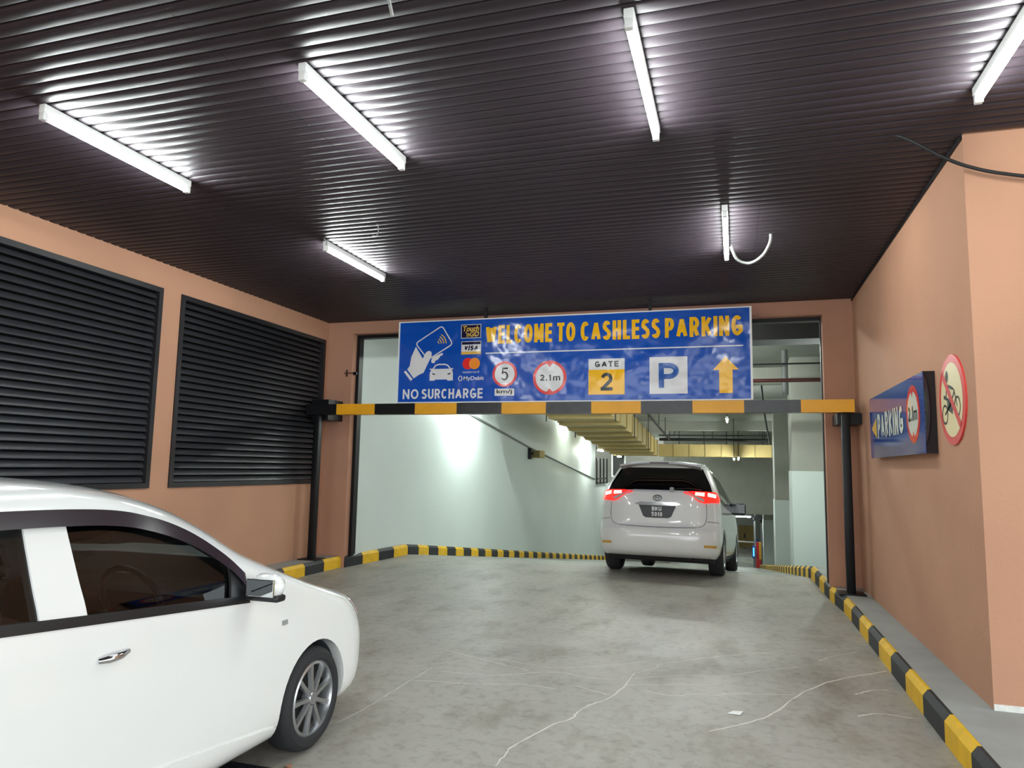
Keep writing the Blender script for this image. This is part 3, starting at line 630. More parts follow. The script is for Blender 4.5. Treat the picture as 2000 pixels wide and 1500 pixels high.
# railing and framed panel where the white wall ends
rg = thing('railing', (-5.4, 29.3, .9), 'black steel railing bars where the white garage wall ends', 'railing')
for i in range(4): box('railing_bar', -5.43 + i * .01, -5.38 + i * .01, 29.12 + i * .75, 29.18 + i * .75, .86, 1.93, BLACK, rg)
box('railing_rail', -5.44, -5.37, 29.1, 31.6, 1.05, 1.11, BLACK, rg); box('railing_rail', -5.44, -5.37, 29.1, 31.6, .88, .93, BLACK, rg)
fp = thing('framed_panel', (-5.2, 31.9, .3), 'tall dark panel in a white frame beside the black railing', 'panel')
box('panel_board', -5.2, -4.7, 31.92, 31.98, 1.2, 2.25, PIPE_K, fp)
for a in ((-5.26, -5.2, 1.14, 2.31), (-4.7, -4.64, 1.14, 2.31)): box('panel_frame', a[0], a[1], 31.9, 32.0, a[2], a[3], WHITE_P, fp)
box('panel_frame', -5.2, -4.7, 31.9, 32.0, 1.14, 1.2, WHITE_P, fp); box('panel_frame', -5.2, -4.7, 31.9, 32.0, 2.25, 2.31, WHITE_P, fp)
tube('panel_stand', [(-4.95, 31.95, rz(31.9)), (-4.95, 31.95, 1.14)], .03, PIPE_G, fp)
# far end: hoarding boards, barrier arm, ticket machine, camera poles
hd = thing('hoarding', (.5, 49, ZBF), 'ochre board enclosure deep in the basement with a dark handle', 'hoarding')
for i in range(3): box('board', .12 + i * .3, .41 + i * .3, 49, 49.05, ZBF + .05, -1.95, mat('ochre_board', rgb(150, 126, 74), .7, var=.1), hd)
box('handle', .42, .52, 48.95, 49, -2.75, -2.45, PIPE_K, hd); box('board_foot', .42, .5, 48.95, 49.1, ZBF, ZBF + .05, PIPE_K, hd)
ba = thing('barrier_arm', (.8, 41, ZBF), 'pale barrier arm across the lane beside the ticket machine', 'barrier')
tube('arm', [(-1.6, 40.6, -2.18), (.95, 40.6, -2.22)], .035, WHITE_P, ba); box('arm_post', .9, 1.05, 40.5, 40.75, ZBF, -2.05, mat('blue_paint', rgb(30, 50, 150), .5), ba)
tm = thing('ticket_machine', (1.1, 37.0, rz(37)), 'red and yellow ticket machine with a glowing blue screen', 'ticket machine')
TR = mat('ticket_red', rgb(178, 34, 40), .5); TY = mat('ticket_yellow', rgb(216, 160, 40), .5); TB = mat('ticket_blue', rgb(30, 70, 170), .5)
z0 = rz(37)
box('machine_base', .86, 1.12, 36.9, 37.2, z0 - .1, z0 + .42, TR, tm, bevel=.01); box('machine_body', .88, 1.0, 36.92, 37.2, z0 + .42, z0 + 1.2, TR, tm); box('machine_side', 1.0, 1.12, 36.9, 37.2, z0 + .42, z0 + 1.2, TY, tm)
box('screen_housing', .70, .86, 36.9, 37.1, z0 + .45, z0 + 1.05, TB, tm, bevel=.01); box('screen', .73, .83, 36.885, 36.9, z0 + .55, z0 + .95, mat('blue_screen', rgb(40, 120, 200), .4, emit=rgb(70, 170, 240), estr=2.5), tm)
box('machine_post', .74, .80, 36.95, 37.05, z0 - .1, z0 + .45, PIPE_G, tm)
for n_, (a, b) in enumerate(((.80, 36.2), (1.12, 36.5))):
    cp = thing('camera_pole', (a, b, rz(b)), ('slim grey pole with a black camera beside the ticket machine', 'slim grey pole with a drooping black camera behind the ticket machine')[n_], 'camera pole', 'camera poles')
    tube('pole', [(a, b, rz(b)), (a, b, -.72)], .03, PIPE_G, cp); box('camera_head', a - .07, a + .07, b - .18, b + .1, -.80 - .1 * n_, -.68, BLACK, cp, bevel=.02)
tag(box('cable_tray', .55, 1.4, 36.6, 36.75, -.72, -.62, BLACK), 'black cable tray above the camera poles under the bulkhead', 'tray')
box('white_partition', .86, .9, 38.5, 39.2, -3.3, -.6, WHITE_W, kind='structure')
box('wall_basement_back', -7.4, 2.4, 53.0, 53.2, ZBF, -.2, mat('basement_wall_paint', rgb(150, 152, 146), .7), kind='structure')

# ------------------------------------------------------------------ small things on the floor
sc = MB().add([(-.075, 4.86, .002), (.0, 4.85, .004), (.02, 4.90, .012), (-.04, 4.915, .004)], [(0, 1, 2, 3)]).build('paper_scrap', WHITE_P)
md = sc.modifiers.new('thick', 'SOLIDIFY'); md.thickness = .002
tag(sc, 'small scrap of white paper lying on the concrete lane', 'litter')
lf = MB().add([(-2.17, 3.26, .003), (-2.15, 3.245, .012), (-2.12, 3.25, .006), (-2.13, 3.275, .014), (-2.155, 3.28, .004)], [(0, 1, 2, 3, 4)]).build('dry_leaf', mat('dry_leaf_brown', rgb(150, 100, 70), .8))
lf.modifiers.new('thick', 'SOLIDIFY').thickness = .001
tag(lf, 'dry brown leaf on the concrete beside the drain grate', 'leaf')
dg_ = thing('drain_grate', (-2.5, 3.1, 0), 'dark steel drain grate in the floor under the white hatchback', 'drain grate')
GR = mat('grate_steel', rgb(44, 48, 56), .45, metal=.5)
for a in ((-3.1, -2.12, 3.19, 3.205), (-3.1, -2.12, 2.8, 2.82)): box('grate_frame', a[0], a[1], a[2], a[3], .0, .012, GR, dg_)
box('grate_frame', -3.1, -3.08, 2.82, 3.19, 0, .012, GR, dg_); box('grate_frame', -2.14, -2.12, 2.82, 3.19, 0, .012, GR, dg_)
box('grate_pit', -3.08, -2.14, 2.82, 3.19, .0005, .003, SLAB, dg_)
gm = MB().box(-.006, .006, 2.82, 3.19, .003, .011).mesh('grate_bar')
for i in range(37):
    o = link('grate_bar', gm, GR, dg_); o.location = (-3.065 + i * .025, 0, 0)

# ------------------------------------------------------------------ vehicles: a body surface given by plan outlines at each height
def pchip(xs, ys, x):
    n = len(xs)
    if x <= xs[0]: return ys[0]
    if x >= xs[-1]: return ys[-1]
    i = 0
    while xs[i + 1] < x: i += 1
    h = [xs[k + 1] - xs[k] for k in range(n - 1)]; d = [(ys[k + 1] - ys[k]) / h[k] for k in range(n - 1)]
    def slope(k):
        if k == 0: return d[0]
        if k == n - 1: return d[-1]
        if d[k - 1] * d[k] <= 0: return 0.0
        w1 = 2 * h[k] + h[k - 1]; w2 = h[k] + 2 * h[k - 1]
        return (w1 + w2) / (w1 / d[k - 1] + w2 / d[k])
    t = (x - xs[i]) / h[i]; m0 = slope(i) * h[i]; m1 = slope(i + 1) * h[i]
    return (2 * t ** 3 - 3 * t * t + 1) * ys[i] + (t ** 3 - 2 * t * t + t) * m0 + (-2 * t ** 3 + 3 * t * t) * ys[i + 1] + (t ** 3 - t * t) * m1

class CarSurf:
    def __init__(s, rows): s.rows = rows; s.zs = [r[0] for r in rows]; s.cols = [[r[k] for r in rows] for k in range(1, 8)]; s.c = {}
    def par(s, z):
        k = round(z, 5)
        if k not in s.c: s.c[k] = [pchip(s.zs, c, z) for c in s.cols]
        return s.c[k]
    def ring(s, z, inset=0.0):
        w, yr, yf, rx, ry, fx, fy = s.par(z); w -= inset; yr += inset; yf -= inset
        rx = min(rx, w * .98); fx = min(fx, w * .98); tot = yf - yr
        if ry + fy > tot * .96: q = tot * .96 / (ry + fy); ry *= q; fy *= q
        h = []
        for k in range(6): h.append(((w - rx) * k / 6, yr))
        for k in range(10): a = math.pi / 2 * k / 10; h.append((w - rx + rx * math.sin(a), yr + ry - ry * math.cos(a)))
        for k in range(30): h.append((w, yr + ry + (yf - fy - yr - ry) * k / 30))
        for k in range(12): a = math.pi / 2 * k / 12; h.append((w - fx + fx * math.cos(a), yf - fy + fy * math.sin(a)))
        for k in range(7): h.append(((w - fx) * (1 - k / 6), yf))
        full = h + [(-x, y) for x, y in h[-2:0:-1]]
        return [(x, y, z) for x, y in full]
    def shell(s, levels, inset=0.0):
        rows = [s.ring(z, inset) for z in levels]; n = len(rows[0]); mb = MB().grid(rows, True)
        mb.f.append(tuple(range(n))[::-1]); b = (len(rows) - 1) * n; mb.f.append(tuple(b + k for k in range(n)))
        return mb
    def side_x(s, y, z):
        w, yr, yf, rx, ry, fx, fy = s.par(z)
        if y < yr + ry: t = min(1, (yr + ry - y) / ry); return w - rx + rx * math.sqrt(max(0, 1 - t * t))
        if y > yf - fy: t = min(1, (y - yf + fy) / fy); return w - fx + fx * math.sqrt(max(0, 1 - t * t))
        return w
    def rear_y(s, x, z):
        w, yr, yf, rx, ry, fx, fy = s.par(z); x = abs(x)
        if x > w - rx: t = min(1, (x - w + rx) / rx); return yr + ry - ry * math.sqrt(max(0, 1 - t * t))
        return yr
    def front_y(s, x, z):
        w, yr, yf, rx, ry, fx, fy = s.par(z); x = abs(x)
        if x > w - fx: t = min(1, (x - w + fx) / fx); return yf - fy + fy * math.sqrt(max(0, 1 - t * t))
        return yf
    def pt(s, kind, a, z, off=0.0):
        """point on the surface pushed out by off along the numeric normal"""
        e = .004
        def g(a_, z_):
            if kind == 'R': return Vector((s.side_x(a_, z_), a_, z_))
            if kind == 'L': return Vector((-s.side_x(a_, z_), a_, z_))
            if kind == 'B': return Vector((a_, s.rear_y(a_, z_), z_))
            return Vector((a_, s.front_y(a_, z_), z_))
        p = g(a, z); n = (g(a + e, z) - g(a - e, z)).cross(g(a, z + e) - g(a, z - e))
        if n.length < 1e-9: return p
        n.normalize()
        out = {'R': Vector((1, 0, 0)), 'L': Vector((-1, 0, 0)), 'B': Vector((0, -1, 0)), 'F': Vector((0, 1, 0))}[kind]
        if n.dot(out) < 0: n = -n
        return p + n * off
    def patch(s, kind, poly, off, nz=14, na=14, thick=0.0):
        z0 = min(p[1] for p in poly); z1 = max(p[1] for p in poly); rows = []
        for i in range(nz + 1):
            z = z0 + (z1 - z0) * (0.002 + 0.996 * i / nz); xs = []
            for k in range(len(poly)):
                (a0, b0), (a1, b1) = poly[k], poly[(k + 1) % len(poly)]
                if (b0 - z) * (b1 - z) <= 0 and b0 != b1: xs.append(a0 + (a1 - a0) * (z - b0) / (b1 - b0))
            lo, hi = min(xs), max(xs)
            rows.append([s.pt(kind, lo + (hi - lo) * k / na, z, off) for k in range(na + 1)])
        mb = MB().grid(rows)
        if thick:
            inner = []
            for i in range(nz + 1):
                z = rows[i][0].z
            n = na + 1; per = [(0, k) for k in range(n)] + [(i, n - 1) for i in range(1, nz + 1)] + [(nz, k) for k in range(n - 2, -1, -1)] + [(i, 0) for i in range(nz - 1, 0, -1)]
            c = {'R': Vector((-1, 0, 0)), 'L': Vector((1, 0, 0)), 'B': Vector((0, 1, 0)), 'F': Vector((0, -1, 0))}[kind] * thick
            rim = [rows[i][k] for i, k in per]; mb.grid([rim, [p + c for p in rim]], True)
        return mb
    def seam(s, kind, pts, r=.0035, off=.0, n=5):
        cp = curve_pts([(a, z, 0) for a, z in pts], 6)
        return MB().tube([s.pt(kind, p.x, p.y, off) for p in cp], r, n)

def chassis_empty(name, loc, rot, scale, label):
    o = empty(name, loc, rot); o.scale = (scale,) * 3; return tag(o, label, 'car')

def wheel(parent, x, y, r, wid, rim_r, spokes, m_tyre, m_rim, m_dark, side, turn=0.0):
    fn = lambda a, b, c: (x + side * c, y + a, r + b)
    h = wid / 2; rr = rim_r
    prof = [(rr, -h + .012), (rr + .012, -h), (r - .03, -h), (r - .008, -h + .02), (r, -h + .045), (r, h - .045), (r - .008, h - .02), (r - .03, h), (rr + .012, h), (rr, h - .012)]
    w = MB().lathe(prof, 40, fn, closed=True).build('wheel', m_tyre, parent, smooth=True, angle=35)
    MB().lathe([(rr, -h + .012), (rr, h - .012), (rr - .012, h - .004), (rr - .02, h - .02), (rr - .022, -h + .03)], 40, fn, closed=False).build('rim', m_rim, w, smooth=True, angle=35)
    MB().lathe([(rr - .02, h - .06), (0.001, h - .06)], 32, fn, closed=False).build('brake_disc', m_dark, w)
    hub = MB().lathe([(.001, h - .006), (.03, h - .008), (.04, h - .02), (.045, h - .055)], 20, fn, closed=False).build('hub_cap', m_rim, w, smooth=True)
    for k in range(spokes):
        a = 2 * math.pi * k / spokes + turn; ca, sa = math.cos(a), math.sin(a); mb = MB(); rows = []
        for q, hw, dep in ((.035, .016, .012), (rr * .55, .013, .012), (rr - .012, .018, .012)):
            rows.append([fn(ca * q - sa * t, sa * q + ca * t, h - dep - dd) for t, dd in ((-hw, .02), (-hw * .7, 0), (hw * .7, 0), (hw, .02))])
        mb.grid(rows).build('spoke', m_rim, w, smooth=True, angle=30)
    return w

PAINT = mat('white_car_paint', rgb(236, 238, 236), 0.25, coat=1.0)
PAINT_V = mat('pearl_van_paint', rgb(222, 223, 219), 0.28, coat=1.0)
TYRE = mat('tyre_rubber', rgb(36, 37, 40), 0.75)
ALLOY = mat('alloy_silver', rgb(176, 178, 180), 0.3, metal=0.85)
DARKM = mat('dark_wheel_void', rgb(30, 30, 32), 0.6)
CHROME = mat('chrome', rgb(215, 215, 218), 0.12, metal=1.0)
TRIM = mat('black_car_trim', rgb(24, 25, 28), 0.4)
VISOR = mat('smoked_visor', rgb(46, 36, 42), 0.18)
VGLASS = mat('black_tinted_glass', rgb(8, 8, 10), 0.04)
UNDER = mat('underbody', rgb(18, 18, 18), 0.8)
SEAT = mat('seat_fabric', rgb(70, 64, 62), 0.85)
AMBER = mat('amber_reflector', rgb(206, 160, 70), 0.3)
LAMP_R = mat('lit_brake_lamp', rgb(170, 12, 12), 0.15, emit=(1.0, 0.03, 0.02, 1), estr=0.9, coat=.5)
LAMP_H = mat('brake_lamp_core', rgb(255, 190, 170), 0.2, emit=(1.0, 0.30, 0.2, 1), estr=9.0)
LAMP_W = mat('clear_lamp_lens', rgb(200, 180, 178), 0.12, coat=.5)
def tinted(name, t):
    m = bpy.data.materials.new(name); m.use_nodes = True; nt = m.node_tree; N = nt.nodes; L = nt.links
    N.remove(N['Principled BSDF']); out = N['Material Output']
    tr = N.new('ShaderNodeBsdfTransparent'); tr.inputs[0].default_value = (t, t * 1.05, t * 1.03, 1)
    gl = N.new('ShaderNodeBsdfGlossy'); gl.inputs['Roughness'].default_value = .02
    fr = N.new('ShaderNodeFresnel'); fr.inputs[0].default_value = 1.5
    mx = N.new('ShaderNodeMixShader'); L.new(fr.outputs[0], mx.inputs[0]); L.new(tr.outputs[0], mx.inputs[1]); L.new(gl.outputs[0], mx.inputs[2])
    L.new(mx.outputs[0], out.inputs[0]); return m
GLASS = tinted('tinted_window_glass', .34)

# ---------------- white people carrier driving down the ramp
vs = .96
van = chassis_empty('people_carrier', (-1.02, 11.02, 0.0), (math.radians(-5.9), 0, math.radians(-3.4)), vs, 'white people carrier with lit brake lamps driving down the ramp')
#      z     w     yr    yf    rx   ry   fx   fy
V = CarSurf([
    (.24, .80, -.74, 3.70, .45, .22, .50, .40), (.30, .845, -.83, 3.80, .48, .26, .50, .45), (.40, .87, -.87, 3.85, .50, .28, .55, .50),
    (.52, .885, -.885, 3.86, .50, .28, .55, .50), (.62, .885, -.87, 3.84, .50, .26, .55, .50), (.68, .88, -.825, 3.80, .48, .24, .55, .50), (.78, .88, -.81, 3.72, .48, .24, .55, .50),
    (.95, .875, -.80, 3.45, .48, .26, .55, .50), (1.05, .865, -.79, 3.10, .48, .28, .55, .50), (1.16, .845, -.765, 2.80, .46, .30, .55, .45),
    (1.30, .80, -.70, 2.45, .44, .30, .50, .40), (1.45, .735, -.61, 2.05, .42, .30, .46, .38), (1.56, .685, -.53, 1.72, .40, .30, .44, .38),
    (1.63, .62, -.44, 1.40, .36, .30, .42, .38), (1.67, .52, -.30, 1.10, .34, .30, .38, .38), (1.695, .36, -.10, .80, .25, .3, .25, .38)])
lv = [.24 + (.68 - .24) * k / 14 for k in range(14)] + [.68 + (1.56 - .68) * k / 30 for k in range(30)] + [1.56 + (1.695 - 1.56) * k / 12 for k in range(13)]
body = V.shell(lv).mesh('body')
cut = []
for yy in (0.0, 2.95):
    for sx in (-1, 1): cut.append(MB().tube([(sx * .60, yy, .31), (sx * 1.1, yy, .31)], .375, 36).mesh('arch'))
vb = link('body', boolean(body, cut), PAINT_V, van, smooth=True, angle=32)
MB().box(-.78, .78, -.6, 3.5, .17, .30).build('underbody', UNDER, van, bevel=.04)
tube('exhaust_pipe', [(.45, -.72, .24), (.45, .4, .24)], .035, UNDER, van)
for sx in (-1, 1):
    for yy in (0.0, 2.95): wheel(van, sx * .775, yy, .325, .215, .215, 10, TYRE, ALLOY, DARKM, sx)
# glazing, lamps and trim
V.patch('B', [(-.765, 1.185), (.765, 1.185), (.725, 1.30), (.61, 1.54), (-.61, 1.54), (-.725, 1.30)], .004, 16, 24).build('rear_window', VGLASS, van, smooth=True)
for kd, sx in (('R', 1), ('L', -1)):
    for nm, poly in (('side_window', [(-.38, 1.06), (1.02, 1.02), (1.0, 1.50), (-.02, 1.50), (-.30, 1.30)]), ('side_window', [(1.08, 1.02), (2.45, 1.0), (2.25, 1.22), (1.85, 1.46), (1.08, 1.50)])):
        V.patch(kd, poly, .004, 10, 14).build(nm, VGLASS, van, smooth=True)
V.patch('F', [(-.72, 1.12), (.72, 1.12), (.55, 1.55), (-.55, 1.55)], .004, 10, 14).build('windscreen', VGLASS, van, smooth=True)
for sx in (-1, 1):
    out = [(sx * a, z) for a, z in [(.845, 1.03), (.855, 1.10), (.81, 1.185), (.50, 1.185), (.36, 1.175), (.36, 1.16), (.50, 1.11), (.58, 1.035), (.66, 1.015)]]
    tl = V.patch('B', out, .014, 10, 22, thick=.02).build('tail_lamp', LAMP_R, van, smooth=True)
    V.patch('B', [(sx * a, z) for a, z in [(.50, 1.12), (.58, 1.05), (.655, 1.035), (.655, 1.075), (.56, 1.115), (.40, 1.17), (.38, 1.165)]], .019, 6, 10).build('clear_lens', LAMP_W, tl, smooth=True)
    V.patch('B', [(sx * a, z) for a, z in [(.535, 1.125), (.655, 1.115), (.655, 1.165), (.535, 1.165)]], .020, 4, 8).build('lamp_glow', LAMP_H, tl, smooth=True)
    V.patch('B', [(sx * a, z) for a, z in [(.70, 1.11), (.80, 1.10), (.80, 1.155), (.70, 1.165)]], .020, 4, 8).build('lamp_glow', LAMP_H, tl, smooth=True)
    V.seam('B', [(sx * .675, 1.185), (sx * .675, 1.01)], .006, .02).build('lamp_divider', LAMP_R, tl)
    V.patch('B', [(sx * a, z) for a, z in [(.66, .395), (.825, .395), (.825, .43), (.66, .43)]], .006, 3, 8, thick=.01).build('bumper_reflector', AMBER, van)
    V.seam('B', [(sx * .69, 1.01), (sx * .695, .90), (sx * .69, .78), (sx * .65, .70), (sx * .55, .665)], .004, -.001).build('tailgate_seam', TRIM, van)
    V.seam('B', [(sx * .70, .76), (sx * .80, .755), (sx * .86, .75)], .004, -.001).build('bumper_seam', TRIM, van)
V.seam('B', [(-.55, .665), (-.3, .655), (0, .652), (.3, .655), (.55, .665)], .006, -.001).build('tailgate_seam', TRIM, van)
V.patch('B', [(-.37, 1.163), (.37, 1.163), (.37, 1.188), (-.37, 1.188)], .012, 3, 12, thick=.012).build('chrome_strip', mat('satin_strip', rgb(205, 205, 202), .45, metal=.4), van, smooth=True)
V.patch('B', [(-.335, .985), (-.25, 1.01), (.25, 1.01), (.335, .985), (.27, .965), (-.27, .965)], .022, 5, 16, thick=.022).build('chrome_garnish', CHROME, van, smooth=True)
pl = V.patch('B', [(-.27, .965), (.27, .965), (.20, .80), (.16, .785), (-.16, .785), (-.20, .80)], .006, 8, 10, thick=.008).build('number_plate', mat('plate_black', rgb(14, 14, 16), .3), van)
PLW = mat('plate_white', rgb(225, 225, 225), .5)
yp = V.rear_y(0, .87) - .016
T = Plane2(lambda u, v, l: (u, yp - (v - .87) * .09 - .001 * l, v), pl)
T.caps('BKU', -.075, .886, .065, .946, .012, PLW); T.caps('5010', -.082, .808, .075, .868, .012, PLW)
# oval emblem of three crossing ellipses
ye = V.rear_y(0, 1.075) - .012
E_ = Plane2(lambda u, v, l: (u, ye - .001 * l - (v - 1.075) * .14 * -1, v), van)
EM = mat('emblem_metal', rgb(120, 122, 124), .2, metal=1.0)
def ell(a, b, v): return [(a * math.cos(2 * math.pi * k / 28), v + b * math.sin(2 * math.pi * k / 28)) for k in range(28)]
E_.line('emblem', ell(.062, .042, 1.075), .012, EM, 2, close=True); E_.line('emblem', ell(.024, .040, 1.075), .009, EM, 3, close=True); E_.line('emblem', ell(.044, .017, 1.095), .009, EM, 4, close=True)
wp = MB().box(.175, .235, V.rear_y(.2, 1.2) - .05, V.rear_y(.2, 1.2), 1.165, 1.235).build('rear_wiper', PLASTIC_G, van, bevel=.01)
V.seam('B', [(.2, 1.20), (.42, 1.215), (.62, 1.205)], .008, .02).build('wiper_blade', TRIM, wp)
# roof spoiler
rows = []
for k in range(17):
    x = -.60 + 1.2 * k / 16; e = 1 - (abs(x) / .60) ** 4 * .55; b = .02 * (abs(x) / .6) ** 2
    rows.append([(x, -.30, 1.645 - b * 2.0), (x, -.50 , 1.645 - b * 2.4), (x, -.60 - .06 * e, 1.622 - b * 2.4), (x, -.605 - .06 * e, 1.598 - b * 2.4), (x, -.56, 1.575 - b * 2), (x, -.42, 1.55 - b * 2)])
mb = MB().grid(rows); mb.f.append(tuple(range(6))); mb.f.append(tuple(16 * 6 + k for k in range(6))[::-1])
sp_ = mb.build('roof_spoiler', PAINT_V, van, smooth=True, angle=40)
box('brake_lamp_strip', -.14, .14, -.672, -.655, 1.598, 1.612, mat('dark_red_lens', rgb(70, 50, 50), .3), sp_)
for sx in (-1, 1):
    mr = MB().box(sx * .97 - .13, sx * .97 + .13, 1.98, 2.10, 1.0, 1.21).build('door_mirror', TRIM, van, smooth=True, bevel=.045, seg=4)
    MB().box(sx * .97 - .11, sx * .97 + .11, 1.972, 1.98, 1.03, 1.18).build('mirror_glass', VGLASS, mr); MB().box(min(sx * .8, sx * .9), max(sx * .8, sx * .9), 2.0, 2.08, 1.03, 1.09).build('mirror_arm', TRIM, mr)

# ---------------- white hatchback passing on the lane (only its front half is in the frame)
car = chassis_empty('hatchback', (-2.91, 3.49, 0), (0, 0, 0), 1.0, 'white hatchback with smoked window visors beside the louvred wall')
C = CarSurf([
    (.15, .68, -2.76, .56, .40, .25, .42, .34), (.19, .725, -2.80, .71, .40, .28, .44, .36), (.26, .75, -2.83, .75, .42, .30, .46, .38), (.36, .758, -2.84, .76, .42, .30, .46, .38),
    (.48, .76, -2.85, .755, .42, .30, .46, .38), (.56, .76, -2.85, .73, .42, .30, .46, .38), (.63, .758, -2.84, .68, .42, .30, .46, .36), (.70, .755, -2.83, .59, .42, .30, .46, .34),
    (.77, .75, -2.82, .40, .42, .30, .46, .30), (.86, .745, -2.80, .11, .42, .30, .46, .26), (.93, .735, -2.78, -.06, .42, .30, .46, .30), (.98, .722, -2.77, -.16, .42, .30, .48, .36),
    (1.06, .69, -2.75, -.32, .42, .30, .50, .40), (1.20, .638, -2.69, -.56, .40, .30, .48, .40), (1.30, .60, -2.60, -.78, .38, .30, .46, .40), (1.37, .555, -2.48, -1.02, .36, .32, .42, .40),
    (1.41, .48, -2.32, -1.24, .32, .34, .38, .38), (1.435, .34, -2.0, -1.5, .25, .3, .25, .3)])
lv = [.15 + (.63 - .15) * k / 14 for k in range(14)] + [.63 + (.98 - .63) * k / 20 for k in range(20)] + [.98 + (1.30 - .98) * k / 14 for k in range(14)] + [1.30 + (1.435 - 1.30) * k / 12 for k in range(13)]
body = C.shell(lv).mesh('body')
FW = [(-1.45, .948), (-.72, .873), (-.62, .875), (-.62, .93), (-.70, 1.05), (-.87, 1.15), (-1.08, 1.232), (-1.30, 1.272), (-1.47, 1.284)]
RW = [(-2.35, 1.02), (-1.63, .966), (-1.63, 1.288), (-2.0, 1.275), (-2.25, 1.2)]
cut = []
for yy in (0.0, -2.26):
    for sx in (-1, 1): cut.append(MB().tube([(sx * .50, yy, .262), (sx * 1.1, yy, .262)], .30, 40).mesh('arch'))
cav = [.40 + (1.365 - .40) * k / 24 for k in range(25)]
rows = []
for z in cav:
    rows.append([(x, max(min(y, -.28), -2.5), z) for x, y, z in C.ring(z, .045)])
n = len(rows[0]); mb = MB().grid(rows, True); mb.f.append(tuple(range(n))[::-1]); mb.f.append(tuple((len(rows) - 1) * n + k for k in range(n)))
cavity = mb.mesh('cavity', merge=False)
cut.append(cavity)
for poly in (FW, RW): cut.append(MB().prism(poly, lambda a, b: (-1.0, a, b), lambda a, b: (1.0, a, b)).mesh('window_cut'))
cut.append(MB().prism([(-.60, 1.0), (.60, 1.0), (.47, 1.335), (-.47, 1.335)], lambda a, b: (a, -1.15, b), lambda a, b: (a, .3, b)).mesh('screen_cut'))
link('body', boolean(body, cut), PAINT, car, smooth=True, angle=32)
MB().box(-.64, .64, -2.5, .4, .12, .2).build('underbody', UNDER, car, bevel=.03)
for sx in (-1, 1):
    for yy in (0.0, -2.26): wheel(car, sx * .675, yy, .262, .17, .19, 9, TYRE, ALLOY, DARKM, sx, turn=.3)
    MB().grid([[(sx * q, .298 * math.cos(math.radians(g)), .262 + .298 * math.sin(math.radians(g))) for g in range(-12, 193, 6)] for q in (.50, .70)]).build('arch_liner', mat('arch_liner_plastic', rgb(70, 76, 84), .7), car, smooth=True)
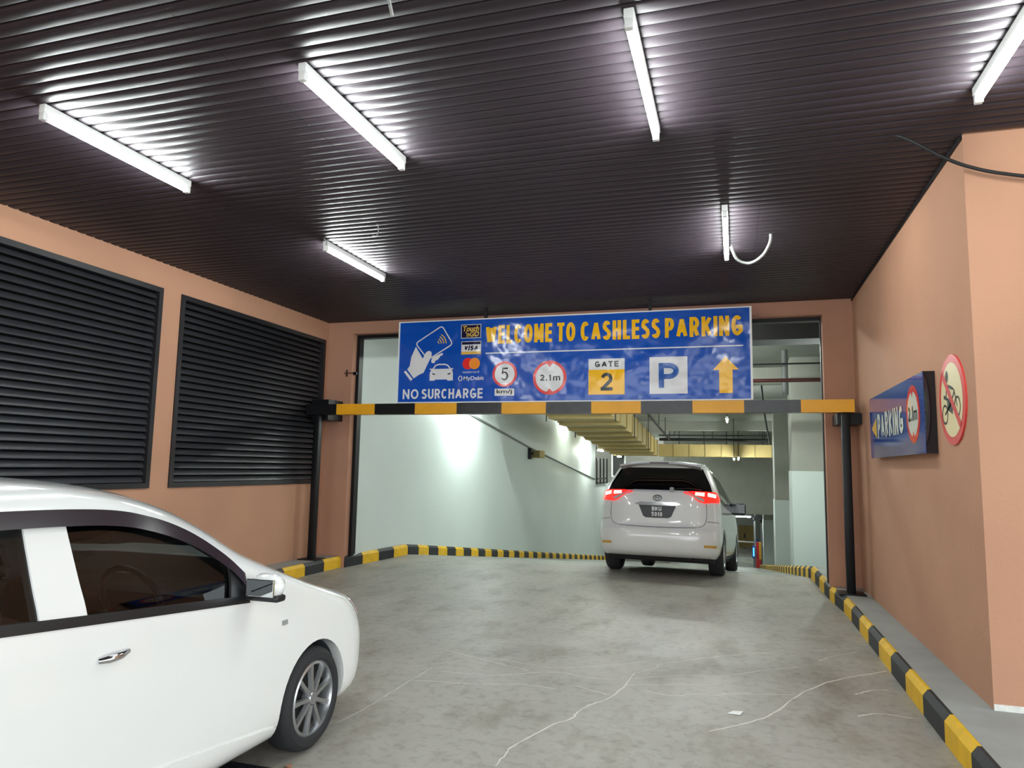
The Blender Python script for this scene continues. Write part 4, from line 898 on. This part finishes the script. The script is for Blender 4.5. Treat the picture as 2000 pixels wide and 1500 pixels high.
for kd, sx in (('R', 1), ('L', -1)):
    C.patch(kd, FW, -.008, 16, 18).build('front_side_window', GLASS, car, smooth=True); C.patch(kd, RW, -.008, 12, 14).build('rear_side_window', GLASS, car, smooth=True)
    C.patch(kd, [(-2.4, .995), (-2.4, 1.03), (-.58, .885), (-.58, .852)], .006, 18, 24, thick=.01).build('belt_moulding', TRIM, car, smooth=True)
    tp = [(-2.25, 1.245), (-2.0, 1.305), (-1.70, 1.318), (-1.30, 1.305), (-1.08, 1.265), (-.88, 1.19), (-.71, 1.085), (-.60, .985)]
    up, lo = [], []
    for p in curve_pts([(a, z, 0) for a, z in tp], 8):
        up.append(C.pt(kd, p.x, p.y, .010)); lo.append(C.pt(kd, p.x - .012, p.y - .06, .020))
    MB().grid([up, lo]).build('window_visor', VISOR, car, smooth=True)
    C.patch(kd, [(-.72, .875), (-.56, .873), (-.595, .95), (-.69, 1.05)], .010, 8, 6, thick=.012).build('mirror_sail', TRIM, car, smooth=True)
    hn = MB(); hn.tube([(sx * (C.side_x(-1.37, .80) + .004), -1.41, .792), (sx * (C.side_x(-1.34, .80) + .022), -1.38, .794), (sx * (C.side_x(-1.28, .80) + .022), -1.33, .796), (sx * (C.side_x(-1.22, .80) + .004), -1.28, .798)], [.010, .015, .015, .010], 10).build('door_handle', CHROME, car, smooth=True)
    C.patch(kd, [(-.325, .70), (-.285, .70), (-.285, .722), (-.325, .722)], .007, 3, 5, thick=.007).build('side_marker_lamp', PLASTIC_G, car)
    C.patch(kd, [(-2.0, .16), (-.32, .16), (-.32, .225), (-1.1, .318), (-2.0, .35)], .012, 10, 24, thick=.02).build('side_skirt', PAINT, car, smooth=True)
    mh = MB(); rows = []
    for k in range(9):
        t = -1 + k / 4; q = math.sqrt(max(0.0, 1 - abs(t) ** 3 * .97))
        rows.append([(sx * (.845 + .085 * t), -.585 + .055 * q * math.sin(2 * math.pi * j / 16), .935 + .058 * q * math.cos(2 * math.pi * j / 16)) for j in range(16)])
    mh.grid(rows, True); mh.f.append(tuple(range(16))); mh.f.append(tuple(8 * 16 + j for j in range(16))[::-1])
    mr = mh.build('door_mirror', PAINT, car, smooth=True, angle=60)
    MB().box(sx * .845 - .072, sx * .845 + .072, -.646, -.634, .895, .972).build('mirror_glass', mat('mirror_silver', rgb(200, 205, 206), .03, metal=1.0), mr, bevel=.003)
    MB().box(sx * .845 - .08, sx * .845 + .08, -.62, -.55, .868, .90).build('mirror_base', TRIM, mr, smooth=True, bevel=.012)
    MB().box(min(sx * .71, sx * .79), max(sx * .71, sx * .79), -.62, -.57, .872, .91).build('mirror_arm', TRIM, mr, bevel=.01)
    C.patch('F', [(sx * .40, .62), (sx * .70, .60), (sx * .70, .70), (sx * .56, .745), (sx * .42, .70)], .006, 8, 12, thick=.01).build('headlamp', LAMP_W, car, smooth=True)
C.patch('F', [(-.60, 1.0), (.60, 1.0), (.47, 1.335), (-.47, 1.335)], -.006, 12, 18).build('windscreen', GLASS, car, smooth=True)
for sx in (-.34, .34):
    st = MB().box(sx - .23, sx + .23, -1.62, -1.15, .42, .60).build('seat', SEAT, car, smooth=True, bevel=.05)
    MB().add(*(lambda v, f: (v, f))([(sx - .22, -1.62, .55), (sx + .22, -1.62, .55), (sx + .22, -1.50, .55), (sx - .22, -1.50, .55), (sx - .19, -1.80, 1.08), (sx + .19, -1.80, 1.08), (sx + .19, -1.70, 1.08), (sx - .19, -1.70, 1.08)], [(0, 3, 2, 1), (4, 5, 6, 7), (0, 1, 5, 4), (1, 2, 6, 5), (2, 3, 7, 6), (3, 0, 4, 7)])).build('seat_back', SEAT, st, smooth=True, bevel=.03)
    MB().box(sx - .12, sx + .12, -1.85, -1.77, 1.09, 1.24).build('headrest', SEAT, st, smooth=True, bevel=.03)
MB().box(-.62, .62, -2.45, -2.1, .42, .95).build('rear_bench', SEAT, car, smooth=True, bevel=.05)
MB().box(-.64, .64, -.72, -.30, .60, .90).build('dashboard', TRIM, car, smooth=True, bevel=.06)
sw = [(.34 + .16 * math.cos(2 * math.pi * k / 24), -.86 - .06 * math.sin(2 * math.pi * k / 24), .88 + .15 * math.sin(2 * math.pi * k / 24)) for k in range(25)]
MB().tube(sw, .014, 8).build('steering_wheel', TRIM, car, smooth=True)
